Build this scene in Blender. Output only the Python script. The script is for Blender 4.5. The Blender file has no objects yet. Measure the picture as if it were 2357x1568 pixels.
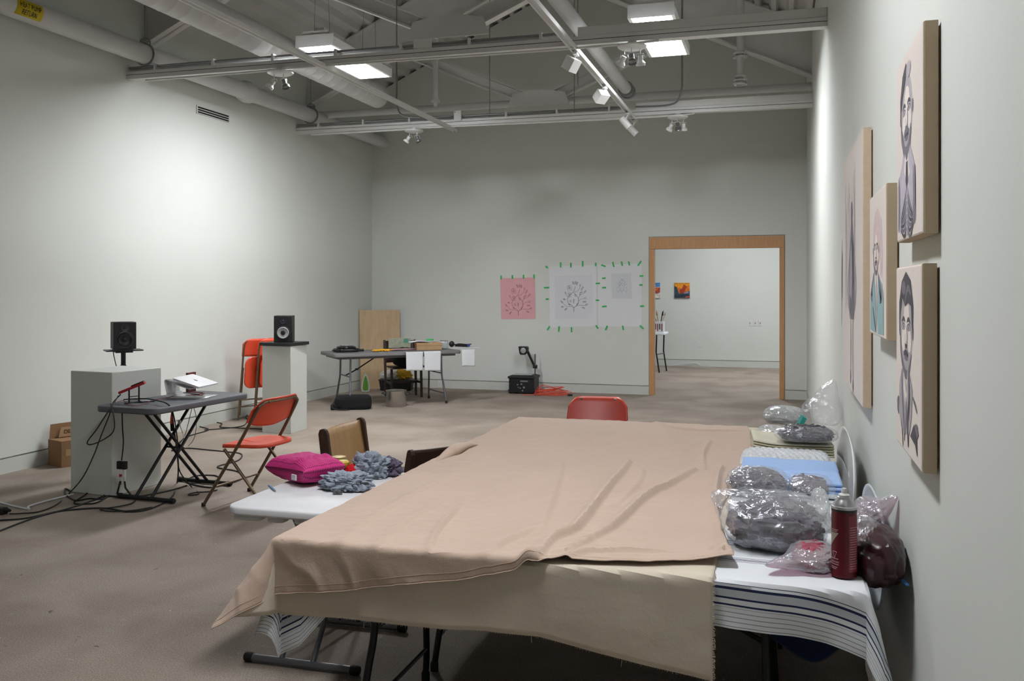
import bpy, math, random
import numpy as np
from mathutils import Vector, Matrix, noise
R = math.radians; PI = math.pi
random.seed(7)
C = bpy.context.scene.collection
SC = bpy.context.scene

# ---------------------------------------------------------------- camera, world, exposure
HC = 1.62; FPX = 2105.0; CX = 1178.5; HY = 664.0; YAW = math.atan((1793 - CX) / FPX)
cam_d = bpy.data.cameras.new('camera'); cam = bpy.data.objects.new('camera', cam_d); C.objects.link(cam)
cam.location = (0, 0, HC); cam.rotation_euler = (PI / 2, 0, YAW)
cam_d.sensor_width = 36; cam_d.lens = FPX / 2357 * 36; cam_d.shift_y = -(784 - HY) / 2357
cam_d.clip_start = 0.05; cam_d.clip_end = 60
SC.camera = cam
w = bpy.data.worlds.new('world'); SC.world = w; w.use_nodes = True
w.node_tree.nodes['Background'].inputs[0].default_value = (0.02, 0.02, 0.02, 1)
w.node_tree.nodes['Background'].inputs[1].default_value = 0.5
SC.view_settings.view_transform = 'Standard'; SC.view_settings.look = 'None'
SC.view_settings.gamma = 1; SC.view_settings.use_curve_mapping = False
SC.view_settings.exposure = 0.0
HIGHBAY = 100.0          # emission of the high-bay lamp panels
XL, XR, YB, YF, YFAR = -6.49, 0.385, 13.93, -3.5, 19.3
XC = (XL + XR) / 2; ZR = 6.43; PITCH = 0.47

cy_, sy_ = math.cos(YAW), math.sin(YAW)
def ray(px, py):
    a = (px - CX) / FPX
    return Vector((a * cy_ - sy_, a * sy_ + cy_, (HY - py) / FPX))
O = Vector((0, 0, HC))
def onZ(px, py, z=0.0): d = ray(px, py); return O + d * ((z - HC) / d.z)
def onY(px, py, y): d = ray(px, py); return O + d * (y / d.y)
def onX(px, py, x): d = ray(px, py); return O + d * (x / d.x)
def zpath(pts, z=0.008): return [onZ(a, b, z) for a, b in pts]

# ---------------------------------------------------------------- materials
MATS = {}
def srgb(c):
    if isinstance(c, str):
        c = [int(c[i:i + 2], 16) / 255 for i in (0, 2, 4)]
    return tuple(x / 12.92 if x <= .04045 else ((x + .055) / 1.055) ** 2.4 for x in c)
def mat(name, col, rough=.6, metal=0, noise_amt=.06, nscale=6, bump=0, bscale=200, col2=None, spec=.5, sheen=0, alpha=None, stretch=None):
    if name in MATS: return MATS[name]
    m = bpy.data.materials.new(name); m.use_nodes = True; nt = m.node_tree; N = nt.nodes; L = nt.links
    b = N['Principled BSDF']; c = srgb(col)
    b.inputs['Roughness'].default_value = rough; b.inputs['Metallic'].default_value = metal
    b.inputs['Specular IOR Level'].default_value = spec
    if sheen: b.inputs['Sheen Weight'].default_value = sheen
    tc = N.new('ShaderNodeTexCoord'); src = tc.outputs['Object']
    if stretch:
        mp = N.new('ShaderNodeMapping'); mp.inputs['Scale'].default_value = stretch; L.new(src, mp.inputs[0]); src = mp.outputs[0]
    nz = N.new('ShaderNodeTexNoise'); nz.inputs['Scale'].default_value = nscale; nz.inputs['Detail'].default_value = 5
    L.new(src, nz.inputs['Vector'])
    rp = N.new('ShaderNodeValToRGB'); rp.color_ramp.elements[0].position = .3; rp.color_ramp.elements[1].position = .7
    c2 = srgb(col2) if col2 else tuple(max(0, x * (1 - noise_amt)) for x in c)
    c1 = c if col2 else tuple(min(1, x * (1 + noise_amt)) for x in c)
    rp.color_ramp.elements[0].color = (*c2, 1); rp.color_ramp.elements[1].color = (*c1, 1)
    L.new(nz.outputs['Fac'], rp.inputs[0]); L.new(rp.outputs[0], b.inputs['Base Color'])
    if bump:
        n2 = N.new('ShaderNodeTexNoise'); n2.inputs['Scale'].default_value = bscale; n2.inputs['Detail'].default_value = 3
        L.new(src, n2.inputs['Vector'])
        bp = N.new('ShaderNodeBump'); bp.inputs['Strength'].default_value = bump; bp.inputs['Distance'].default_value = .004
        L.new(n2.outputs['Fac'], bp.inputs['Height']); L.new(bp.outputs[0], b.inputs['Normal'])
    MATS[name] = m; return m
def emis(name, col, s):
    m = bpy.data.materials.new(name); m.use_nodes = True; nt = m.node_tree
    nt.nodes.remove(nt.nodes['Principled BSDF']); e = nt.nodes.new('ShaderNodeEmission')
    e.inputs[0].default_value = (*srgb(col), 1); e.inputs[1].default_value = s
    nt.links.new(e.outputs[0], nt.nodes['Material Output'].inputs[0]); MATS[name] = m; return m
def film(name, tint='ffffff', haze=.25, bscale=18):
    """clear crinkled polythene: transparent with glossy creases and a little haze"""
    m = bpy.data.materials.new(name); m.use_nodes = True; nt = m.node_tree; N = nt.nodes; L = nt.links
    N.remove(N['Principled BSDF'])
    tr = N.new('ShaderNodeBsdfTransparent'); tr.inputs[0].default_value = (*srgb(tint), 1)
    df = N.new('ShaderNodeBsdfDiffuse'); df.inputs[0].default_value = (.75, .77, .8, 1)
    gl = N.new('ShaderNodeBsdfGlossy'); gl.inputs[1].default_value = .12; gl.inputs[0].default_value = (.9, .93, 1, 1)
    tc = N.new('ShaderNodeTexCoord')
    nz = N.new('ShaderNodeTexNoise'); nz.inputs['Scale'].default_value = bscale; nz.inputs['Detail'].default_value = 4; nz.inputs['Distortion'].default_value = 1.2
    L.new(tc.outputs['Object'], nz.inputs['Vector'])
    bp = N.new('ShaderNodeBump'); bp.inputs['Strength'].default_value = 1; bp.inputs['Distance'].default_value = .010
    L.new(nz.outputs['Fac'], bp.inputs['Height']); L.new(bp.outputs[0], gl.inputs['Normal']); L.new(bp.outputs[0], df.inputs['Normal'])
    m1 = N.new('ShaderNodeMixShader'); m1.inputs[0].default_value = haze; L.new(tr.outputs[0], m1.inputs[1]); L.new(df.outputs[0], m1.inputs[2])
    fr = N.new('ShaderNodeFresnel'); fr.inputs[0].default_value = 1.45; L.new(bp.outputs[0], fr.inputs['Normal'])
    ml = N.new('ShaderNodeMath'); ml.operation = 'MULTIPLY_ADD'; ml.inputs[1].default_value = .22; ml.inputs[2].default_value = .055; ml.use_clamp = True; L.new(fr.outputs[0], ml.inputs[0])
    m2 = N.new('ShaderNodeMixShader'); L.new(ml.outputs[0], m2.inputs[0]); L.new(m1.outputs[0], m2.inputs[1]); L.new(gl.outputs[0], m2.inputs[2])
    L.new(m2.outputs[0], N['Material Output'].inputs[0]); MATS[name] = m; return m

def floor_mat():
    m = bpy.data.materials.new('stained_concrete'); m.use_nodes = True; nt = m.node_tree; N = nt.nodes; L = nt.links; b = N['Principled BSDF']
    b.inputs['Roughness'].default_value = .75; b.inputs['Specular IOR Level'].default_value = .3
    tc = N.new('ShaderNodeTexCoord')
    def nz(s, d, st=None, dist=0):
        n = N.new('ShaderNodeTexNoise'); n.inputs['Scale'].default_value = s; n.inputs['Detail'].default_value = d; n.inputs['Distortion'].default_value = dist
        if st:
            mp = N.new('ShaderNodeMapping'); mp.inputs['Scale'].default_value = st; mp.inputs['Rotation'].default_value = (0, 0, .5); L.new(tc.outputs['Object'], mp.inputs[0]); L.new(mp.outputs[0], n.inputs[0])
        else: L.new(tc.outputs['Object'], n.inputs[0])
        return n.outputs['Fac']
    def ramp(f, a, b_, ca, cb):
        r = N.new('ShaderNodeValToRGB'); r.color_ramp.elements[0].position = a; r.color_ramp.elements[1].position = b_
        r.color_ramp.elements[0].color = ca; r.color_ramp.elements[1].color = cb; L.new(f, r.inputs[0]); return r.outputs[0]
    def mix(f, a, b_, mode='MIX'):
        x = N.new('ShaderNodeMix'); x.data_type = 'RGBA'; x.blend_type = mode
        if isinstance(f, float): x.inputs[0].default_value = f
        else: L.new(f, x.inputs[0])
        for i, v in ((6, a), (7, b_)):
            if isinstance(v, tuple): x.inputs[i].default_value = v
            else: L.new(v, x.inputs[i])
        return x.outputs[2]
    base = ramp(nz(1.5, 9, None, .4), .36, .64, (*srgb('887c70'), 1), (*srgb('9e9286'), 1))
    fine = ramp(nz(140, 3), .35, .65, (.70, .70, .70, 1), (1.14, 1.14, 1.14, 1))
    c = mix(1.0, base, fine, 'MULTIPLY')
    grit = ramp(nz(420, 2), .66, .72, (0, 0, 0, 1), (1, 1, 1, 1))
    c = mix(grit, c, (*srgb('55483c'), 1))
    st = ramp(nz(7, 4, (1, 6, 1)), .66, .74, (0, 0, 0, 1), (.35, .35, .35, 1))     # scuffed streaks of old paint
    c = mix(st, c, (*srgb('b9b2a8'), 1))
    sp = ramp(nz(38, 2), .745, .77, (0, 0, 0, 1), (1, 1, 1, 1))                     # paint flecks
    c = mix(sp, c, (*srgb('c9c5bd'), 1))
    dk = ramp(nz(13, 3, None, .6), .73, .76, (0, 0, 0, 1), (.7, .7, .7, 1))
    c = mix(dk, c, (*srgb('3e3630'), 1))
    L.new(c, b.inputs['Base Color'])
    bp = N.new('ShaderNodeBump'); bp.inputs['Strength'].default_value = .10; bp.inputs['Distance'].default_value = .003
    L.new(nz(160, 4), bp.inputs['Height']); L.new(bp.outputs[0], b.inputs['Normal'])
    MATS['floor'] = m; return m

def weave_mat(name, col, scale=900, amt=.07, rough=.9, col2=None, uvb=.25):
    m = bpy.data.materials.new(name); m.use_nodes = True; nt = m.node_tree; N = nt.nodes; L = nt.links; b = N['Principled BSDF']
    b.inputs['Roughness'].default_value = rough; b.inputs['Specular IOR Level'].default_value = .15; b.inputs['Sheen Weight'].default_value = .15
    tc = N.new('ShaderNodeTexCoord')
    n = N.new('ShaderNodeTexNoise'); n.inputs['Scale'].default_value = 3; n.inputs['Detail'].default_value = 8; L.new(tc.outputs['Object'], n.inputs[0])
    r = N.new('ShaderNodeValToRGB'); c = srgb(col); k = srgb(col2) if col2 else tuple(x * (1 - amt) for x in c)
    r.color_ramp.elements[0].position = .35; r.color_ramp.elements[1].position = .65
    r.color_ramp.elements[0].color = (*k, 1); r.color_ramp.elements[1].color = (*c, 1); L.new(n.outputs['Fac'], r.inputs[0]); L.new(r.outputs[0], b.inputs['Base Color'])
    g = N.new('ShaderNodeTexNoise'); g.inputs['Scale'].default_value = scale * .4; g.inputs['Detail'].default_value = 2; L.new(tc.outputs['Object'], g.inputs[0])
    g2 = N.new('ShaderNodeTexNoise'); g2.inputs['Scale'].default_value = 28; g2.inputs['Detail'].default_value = 5; L.new(tc.outputs['Object'], g2.inputs[0])
    ad = N.new('ShaderNodeMath'); ad.operation = 'MULTIPLY_ADD'; ad.inputs[1].default_value = .25; L.new(g.outputs['Fac'], ad.inputs[0]); L.new(g2.outputs['Fac'], ad.inputs[2])
    bp = N.new('ShaderNodeBump'); bp.inputs['Strength'].default_value = uvb; bp.inputs['Distance'].default_value = .006
    L.new(ad.outputs[0], bp.inputs['Height']); L.new(bp.outputs[0], b.inputs['Normal'])
    MATS[name] = m; return m

def stripe_mat():
    """white tea-cloth cotton: navy bands near the hem, thin grey lines elsewhere; v of the UV map is metres from the hem"""
    m = bpy.data.materials.new('striped_cotton'); m.use_nodes = True; nt = m.node_tree; N = nt.nodes; L = nt.links; b = N['Principled BSDF']
    b.inputs['Roughness'].default_value = .9; b.inputs['Specular IOR Level'].default_value = .15
    uv = N.new('ShaderNodeUVMap'); sp = N.new('ShaderNodeSeparateXYZ'); L.new(uv.outputs[0], sp.inputs[0]); v = sp.outputs[1]
    def M(op, a, b_=None, c=None):
        x = N.new('ShaderNodeMath'); x.operation = op
        for i, q in enumerate((a, b_, c)):
            if q is None: continue
            if isinstance(q, (int, float)): x.inputs[i].default_value = q
            else: L.new(q, x.inputs[i])
        return x.outputs[0]
    per = M('MODULO', v, .46)
    def band(src, c, w_): return M('COMPARE', src, c, w_)
    navy = None
    for c, w_ in ((.068, .0028), (.088, .003), (.117, .004), (.130, .0012), (.335, .0016), (.347, .002), (.359, .0035), (.371, .002), (.383, .0016)):
        q = band(per, c, w_); navy = q if navy is None else M('MAXIMUM', navy, q)
    g = M('MODULO', v, .0135); gr = M('MULTIPLY', M('COMPARE', g, .006, .0012), M('MAXIMUM', M('LESS_THAN', per, .06), M('GREATER_THAN', per, .40)))
    grey = band(per, .1025, .011)
    def mixc(f, a, bb):
        x = N.new('ShaderNodeMix'); x.data_type = 'RGBA'; L.new(f, x.inputs[0])
        for i, q in ((6, a), (7, bb)):
            if isinstance(q, tuple): x.inputs[i].default_value = q
            else: L.new(q, x.inputs[i])
        return x.outputs[2]
    c = mixc(grey, (*srgb('d6d9dc'), 1), (*srgb('b9bec4'), 1))
    c = mixc(gr, c, (*srgb('8c8f90'), 1)); c = mixc(navy, c, (*srgb('2b3350'), 1)); L.new(c, b.inputs['Base Color'])
    MATS['stripes'] = m; return m

wallm = mat('painted_wall', 'd3d6d0', .85, noise_amt=.02, nscale=1.2, bump=.06, bscale=90, spec=.2)
trimw = mat('painted_skirting', 'c6c9c2', .6, noise_amt=.02)
roofw = mat('painted_steel', 'd4d4d1', .6, noise_amt=.05, nscale=3)
deckm = mat('painted_deck', 'c6c6c3', .7, noise_amt=.06, nscale=2)
ductm = mat('painted_duct', 'c9c9c8', .45, noise_amt=.04, nscale=4)
whitem = mat('white_enamel', 'd8d8d6', .4, noise_amt=.02)
galv = mat('galvanised_steel', '9a9c9e', .35, .9, noise_amt=.1, nscale=20)
darkm = mat('dark_slot', '16140f', .8)
floorm = floor_mat()
maple = mat('maple_trim', 'c59868', .45, col2='b8875a', nscale=5, stretch=(14, 14, 1))
blackp = mat('black_plastic', '141416', .45, noise_amt=.1)
blackr = mat('black_rubber', '0e0e0e', .7)
blackt = mat('black_steel', '17171a', .4, .3)
greyp = mat('grey_moulded_plastic', '6e6c6c', .6, noise_amt=.05, bump=.15, bscale=260)
greyp2 = mat('slate_moulded_plastic', '55575c', .6, noise_amt=.06, bump=.15, bscale=260)
greyt = mat('grey_powder_steel', '717277', .4, .6)
silver = mat('brushed_aluminium', 'd4d6d8', .32, .55, noise_amt=.03)
laptopm = mat('laptop_aluminium', 'e6e7ea', .4, .1, noise_amt=.02)
orange = mat('orange_plastic', 'd94a2c', .45, noise_amt=.05)
redor = mat('red_orange_plastic', 'b83318', .4, noise_amt=.06)
bronze = mat('bronze_tube', '6d5c48', .4, .6, noise_amt=.08)
pedm = mat('pedestal_paint', 'c3c6c0', .7, noise_amt=.02)
card = mat('cardboard', '8d6c4b', .9, noise_amt=.06, nscale=8, bump=.1, bscale=120)
card2 = mat('light_cardboard', 'a98a66', .9, noise_amt=.05, nscale=8)
ply = mat('birch_plywood', 'cdb390', .7, col2='bda27e', nscale=3, stretch=(5, 5, 1))
tanply = mat('varnished_plywood', 'a88558', .45, col2='9a764b', nscale=3, stretch=(9, 9, 1.2))
darkw = mat('dark_walnut', '3b2418', .5, col2='2c1a11', nscale=8, stretch=(9, 9, 1))
canvasm = weave_mat('raw_canvas', 'cbc0ae', 700, .03)
linen = weave_mat('natural_linen', 'bba98f', 900, .1)
gesso = weave_mat('primed_linen', 'd9cfc6', 900, .03)
pinkm = weave_mat('peach_cotton', 'bea897', 900, .05, uvb=.4)
paperm = mat('white_paper', 'd2d5d8', .8, noise_amt=.02)
sheetm = mat('thin_white_sheet', 'dcdfe1', .8, noise_amt=.012)
paper2 = mat('grey_white_tracing_paper', 'd7d9e0', .7, noise_amt=.02)
paper3 = mat('blue_grey_tracing_paper', 'd0d4d9', .7, noise_amt=.03)
pinkp = mat('pink_paper', 'dba6ab', .8, noise_amt=.04)
green = mat('green_masking_tape', '2bb45a', .7, noise_amt=.05)
inkr = mat('brown_ink', '7d4d4c', .8); inkd = mat('dark_ink', '5b3438', .8)
stripes = stripe_mat()
clear = film('clear_film', 'ffffff', .14); clearp = film('pink_tinted_film', 'e6cdd6', .3); cleary = film('milky_film', 'f4f4ee', .38, 12)

# ---------------------------------------------------------------- mesh builder
class MB:
    def __init__(s): s.v = []; s.f = []; s.m = []; s.uv = {}
    def add(s, vs, fs, mi=0, M=None):
        n = len(s.v)
        for p in vs:
            p = Vector(p); s.v.append(M @ p if M is not None else p)
        for q in fs: s.f.append([n + i for i in q]); s.m.append(mi)
        return s
    def box(s, x0, x1, y0, y1, z0, z1, mi=0, M=None):
        vs = [(x, y, z) for x in (x0, x1) for y in (y0, y1) for z in (z0, z1)]
        return s.add(vs, [(0, 1, 3, 2), (4, 6, 7, 5), (0, 4, 5, 1), (2, 3, 7, 6), (0, 2, 6, 4), (1, 5, 7, 3)], mi, M)
    def prism(s, poly, a, b, axis='y', mi=0, M=None):
        def P(u, v, w):
            return {'x': (w, u, v), 'y': (u, w, v), 'z': (u, v, w)}[axis]
        n = len(poly); vs = [P(u, v, a) for u, v in poly] + [P(u, v, b) for u, v in poly]
        fs = [tuple(range(n)), tuple(range(2 * n - 1, n - 1, -1))] + [(i, i + n, (i + 1) % n + n, (i + 1) % n) for i in range(n)]
        return s.add(vs, fs, mi, M)
    def tube(s, pts, r, seg=8, mi=0, M=None, cap=True, closed=False, flat=1.0):
        pts = [Vector(p) for p in pts]; n = len(pts); vs = []; fs = []
        rr = r if isinstance(r, (list, tuple)) else [r] * n
        t0 = (pts[1] - pts[0]).normalized(); up = Vector((0, 0, 1)) if abs(t0.z) < .9 else Vector((1, 0, 0))
        nr = t0.cross(up).normalized()
        for i, p in enumerate(pts):
            a = pts[i - 1] if (i > 0 or closed) else p; b = pts[(i + 1) % n] if (i < n - 1 or closed) else p
            t = (b - a)
            t = t.normalized() if t.length > 1e-9 else t0
            nr = (nr - t * nr.dot(t))
            nr = nr.normalized() if nr.length > 1e-6 else t.orthogonal().normalized()
            bn = t.cross(nr)
            for k in range(seg):
                an = 2 * PI * k / seg; vs.append(p + (nr * math.cos(an) + bn * math.sin(an) * flat) * rr[i])
        m = n if closed else n - 1
        for i in range(m):
            for k in range(seg):
                a = i * seg + k; b = i * seg + (k + 1) % seg; j = ((i + 1) % n) * seg
                fs.append((a, b, j + (k + 1) % seg, j + k))
        if cap and not closed:
            fs.append(tuple(range(seg - 1, -1, -1))); fs.append(tuple((n - 1) * seg + k for k in range(seg)))
        return s.add(vs, fs, mi, M)
    def lathe(s, prof, seg=24, mi=0, M=None, cap=True):
        vs = []; fs = []; n = len(prof)
        for r_, z in prof:
            for k in range(seg): a = 2 * PI * k / seg; vs.append((r_ * math.cos(a), r_ * math.sin(a), z))
        for i in range(n - 1):
            for k in range(seg): fs.append((i * seg + k, i * seg + (k + 1) % seg, (i + 1) * seg + (k + 1) % seg, (i + 1) * seg + k))
        if cap:
            if prof[0][0] > 1e-6: fs.append(tuple(range(seg - 1, -1, -1)))
            if prof[-1][0] > 1e-6: fs.append(tuple((n - 1) * seg + k for k in range(seg)))
        return s.add(vs, fs, mi, M)
    def grid(s, nu, nv, f, mi=0, M=None, uv=None, wrap=False):
        n0 = len(s.v)
        vs = [f(i / (nu - 1), j / (nv - 1)) for j in range(nv) for i in range(nu)]
        fs = []
        for j in range(nv - 1):
            for i in range(nu - 1): fs.append((j * nu + i, j * nu + i + 1, (j + 1) * nu + i + 1, (j + 1) * nu + i))
            if wrap: fs.append((j * nu + nu - 1, j * nu, (j + 1) * nu, (j + 1) * nu + nu - 1))
        s.add(vs, fs, mi, M)
        if uv:
            for j in range(nv):
                for i in range(nu): s.uv[n0 + j * nu + i] = uv(i / (nu - 1), j / (nv - 1))
        return s
    def rrect(s, lx, ly, r, z0, z1, mi=0, M=None, n=6, bev=.006):
        """slab with rounded corners and softened rims, centred on 0,0"""
        def ring(d, z):
            out = []
            for cx, cy, a0 in ((1, 1, 0), (-1, 1, 90), (-1, -1, 180), (1, -1, 270)):
                for k in range(n + 1):
                    a = R(a0 + 90 * k / n); rr = r - d
                    out.append((cx * (lx / 2 - r) + rr * math.cos(a), cy * (ly / 2 - r) + rr * math.sin(a), z))
            return out
        rings = [ring(bev, z0), ring(0, z0 + bev), ring(0, z1 - bev), ring(bev * .4, z1 - bev * .3), ring(bev, z1)]
        m = len(rings[0]); vs = [p for q in rings for p in q]; fs = [tuple(range(m - 1, -1, -1)), tuple((len(rings) - 1) * m + k for k in range(m))]
        for i in range(len(rings) - 1):
            for k in range(m): fs.append((i * m + k, i * m + (k + 1) % m, (i + 1) * m + (k + 1) % m, (i + 1) * m + k))
        return s.add(vs, fs, mi, M)
    def build(s, name, mats, parent=None, loc=None, smooth=True, bevel=0, world=False, solid=0, sub=0):
        if not isinstance(mats, (list, tuple)): mats = [mats]
        me = bpy.data.meshes.new(name)
        vs = s.v
        if world and parent is not None:
            inv = wm(parent).inverted(); vs = [inv @ p for p in vs]
        if loc is not None: L_ = Vector(loc); vs = [p - L_ for p in vs]
        me.from_pydata([tuple(p) for p in vs], [], s.f); me.update()
        for q in mats: me.materials.append(q)
        me.polygons.foreach_set('material_index', s.m)
        if s.uv:
            ul = me.uv_layers.new(name='UVMap')
            for lp in me.loops: ul.data[lp.index].uv = s.uv.get(lp.vertex_index, (0, 0))
        if smooth:
            me.polygons.foreach_set('use_smooth', [True] * len(me.polygons)); me.set_sharp_from_angle(angle=R(38))
        o = bpy.data.objects.new(name, me); C.objects.link(o)
        if parent is not None: o.parent = parent
        if loc is not None: o.location = loc
        if bevel:
            b = o.modifiers.new('bevel', 'BEVEL'); b.width = bevel; b.segments = 2; b.limit_method = 'ANGLE'; b.angle_limit = R(40)
        if solid: b = o.modifiers.new('solid', 'SOLIDIFY'); b.thickness = solid; b.offset = 0
        return o
def wm(o):
    m = Matrix.Translation(o.location) @ o.rotation_euler.to_matrix().to_4x4()
    return wm(o.parent) @ m if o.parent else m
def tag(o, label=None, cat=None, group=None, kind=None):
    for k, v in (('label', label), ('category', cat), ('group', group), ('kind', kind)):
        if v: o[k] = v
    return o
def thing(name, label, cat, loc=(0, 0, 0), rz=0, group=None):
    o = bpy.data.objects.new(name, None); o.empty_display_size = .1; C.objects.link(o); o.location = loc; o.rotation_euler = (0, 0, rz)
    return tag(o, label, cat, group)
def struct(o): o['kind'] = 'structure'; return o
def dup(root, label=None, group=None):
    def cp(o, p):
        c = o.copy(); C.objects.link(c); c.parent = p
        for ch in [x for x in C.objects if x.parent == o]: cp(ch, c)
        return c
    r = cp(root, None)
    if label: r['label'] = label
    if group: r['group'] = group
    return r
def cat(pts, n=8, closed=False):
    P = [Vector(p) for p in pts]; out = []; m = len(P)
    rng = range(m) if closed else range(m - 1)
    for i in rng:
        if closed: a, b, c, d = P[i - 1], P[i], P[(i + 1) % m], P[(i + 2) % m]
        else: a, b, c, d = P[max(i - 1, 0)], P[i], P[i + 1], P[min(i + 2, m - 1)]
        for k in range(n):
            t = k / n
            out.append(.5 * ((2 * b) + (c - a) * t + (2 * a - 5 * b + 4 * c - d) * t * t + (3 * b - a - 3 * c + d) * t ** 3))
    if not closed: out.append(P[-1])
    return out
def TR(x, y, z, rz=0, rx=0, ry=0):
    return Matrix.Translation((x, y, z)) @ Matrix.Rotation(rz, 4, 'Z') @ Matrix.Rotation(rx, 4, 'X') @ Matrix.Rotation(ry, 4, 'Y')
def blob(mb, c, r, seed=0, amp=.25, fr=2.5, nu=64, nv=36, mi=0, flat=None, ridge=True, M=None, pw=1.0):
    c = Vector(c); r = Vector(r); off = Vector((seed * 7.3, seed * 3.1, seed * 1.7))
    def f(u, v):
        a = 2 * PI * u * (1 - 1 / nu) if False else 2 * PI * u; b = PI * v
        d = Vector((math.sin(b) * math.cos(a), math.sin(b) * math.sin(a), math.cos(b)))
        q = d * fr + off; k = 0; am = 1.0
        for _ in range(4):
            n_ = noise.noise(q); k += am * ((abs(n_) * 2.6) if ridge == 'puff' else (1 - abs(n_) * 2.4) if ridge else n_ * 1.3); q = q * 2.1 + Vector((3.1, 1.7, 5.2)); am *= .5
        d2 = Vector([math.copysign(abs(x) ** pw, x) for x in d])
        p = Vector((d2.x * r.x, d2.y * r.y, d2.z * r.z)) * (1 + amp * (k - .6))
        p += c
        if flat is not None and p.z < flat: p.z = flat + (p.z - flat) * .02
        return p
    mb.grid(nu, nv, f, mi, M)
    return mb
def text_mesh(body, size, name, m, M, parent=None, ext=.0006):
    cu = bpy.data.curves.new(name, 'FONT'); cu.body = body; cu.size = size; cu.align_x = 'CENTER'; cu.align_y = 'CENTER'; cu.extrude = ext
    t = bpy.data.objects.new('t', cu); me = bpy.data.meshes.new_from_object(t); bpy.data.objects.remove(t)
    me.transform(M); me.name = name; me.materials.clear(); me.materials.append(m)
    o = bpy.data.objects.new(name, me); C.objects.link(o); o.parent = parent; return o

# ================================================================ ROOM SHELL
def roofz(x): return ZR - PITCH * abs(x - XC)
b = MB(); b.box(XL - .3, 4.4, YF - .2, YFAR + .3, -.12, 0); struct(b.build('floor', floorm))
D1, D2, DH = -1.89, .076, 2.393           # doorway, outer edges of the wooden frame
def side_wall(name, x, s):                 # s = +1 wall slab lies towards +x
    b = MB(); b.box(min(x, x + s * .02), max(x, x + s * .02), YF, YB, .142, 4.78)
    b.box(min(x + s * .02, x + s * .2), max(x + s * .02, x + s * .2), YF - .2, YB + .12, 0, 5.2)
    return struct(b.build(name, wallm, smooth=False))
side_wall('wall_left', XL, -1); side_wall('wall_right', XR, 1)
for nm, x, s in (('baseboard_left', XL, -1), ('baseboard_right', XR, 1)):
    b = MB(); b.box(min(x, x + s * .018), max(x, x + s * .018), YF, YB, 0, .128); struct(b.build(nm, trimw))
b = MB()
gab = [(XL, .142), (D1 - .012, .142), (D1 - .012, DH + .012), (D2 + .012, DH + .012), (D2 + .012, .142), (XR, .142), (XR, roofz(XR) - .0), (XC, ZR), (XL, roofz(XL))]
b.prism(gab, YB, YB + .02)
gb2 = [(XL, 0), (D1, 0), (D1, DH), (D2, DH), (D2, 0), (XR, 0), (XR, roofz(XR) - .02), (XC, ZR - .02), (XL, roofz(XL) - .02)]
b.prism(gb2, YB + .021, YB + .14); struct(b.build('wall_back', wallm, smooth=False))
b = MB(); b.box(XL, D1 - .012, YB + .001, YB + .019, 0, .128); struct(b.build('baseboard_back', trimw))
b = MB(); b.box(D2 + .012, XR, YB + .001, YB + .019, 0, .128); struct(b.build('baseboard_back_right', trimw))
b = MB(); b.prism([(XL, 0), (XR, 0), (XR, roofz(XR)), (XC, ZR), (XL, roofz(XL))], YF - .15, YF); struct(b.build('wall_front', wallm, smooth=False))
# corrugated roof deck, flutes running the length of the room
b = MB(); PT, DP = .2, .07
prof = []; k = 0; x = XL - .2
while x < XR + .25:
    for dx, dz in ((0, 0), (.055, 0), (.085, DP), (.17, DP)): prof.append((x + dx, dz))
    x += PT
pr = [(px_, roofz(px_) + dz) for px_, dz in prof]
n = len(pr); vs = []
for y in (YF - .1, YB + .1): vs += [(a, y, z) for a, z in pr]
for y in (YF - .1, YB + .1): vs += [(a, y, z + .03) for a, z in pr]
fs = [(i, i + 1, n + i + 1, n + i) for i in range(n - 1)] + [(2 * n + i, 3 * n + i, 3 * n + i + 1, 2 * n + i + 1) for i in range(n - 1)]
b.add(vs, fs); struct(b.build('ceiling', deckm, smooth=False))
# doorway trim
dr = thing('door_1', None, None, ((D1 + D2) / 2, YB, 0)); struct(dr)
b = MB(); b.box(D1, D2, YB - .012, YB + .15, DH - .175, DH); b.build('header', maple, dr, world=True, smooth=False, bevel=.003)
for x0, x1 in ((D1, D1 + .07), (D2 - .07, D2)):
    b = MB(); b.box(x0, x1, YB - .012, YB + .15, 0, DH - .176); b.build('jamb', maple, dr, world=True, smooth=False, bevel=.003)
# next gallery through the doorway
b = MB(); b.box(-5.0, 4.2, YFAR, YFAR + .02, .142, 4.0); b.box(-5.0, 4.2, YFAR + .021, YFAR + .15, 0, 4.0); struct(b.build('wall_far', wallm, smooth=False))
b = MB(); b.box(-5.0, 4.2, YFAR + .001, YFAR + .019, 0, .128); struct(b.build('baseboard_far', trimw))
b = MB(); b.box(4.2, 4.35, YB + .15, YFAR, 0, 4.0); struct(b.build('wall_far_right', wallm, smooth=False))
b = MB(); b.box(-5.15, -5.0, YB + .15, YFAR, 0, 4.0); struct(b.build('wall_far_left', wallm, smooth=False))
b = MB(); b.box(.6, 4.2, YB + .02, YB + .14, 0, 4.0); struct(b.build('wall_far_front', wallm, smooth=False))
b = MB(); b.box(-5.15, 4.35, YB + .15, YFAR + .15, 4.0, 4.1); struct(b.build('ceiling_far', wallm, smooth=False))

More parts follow.
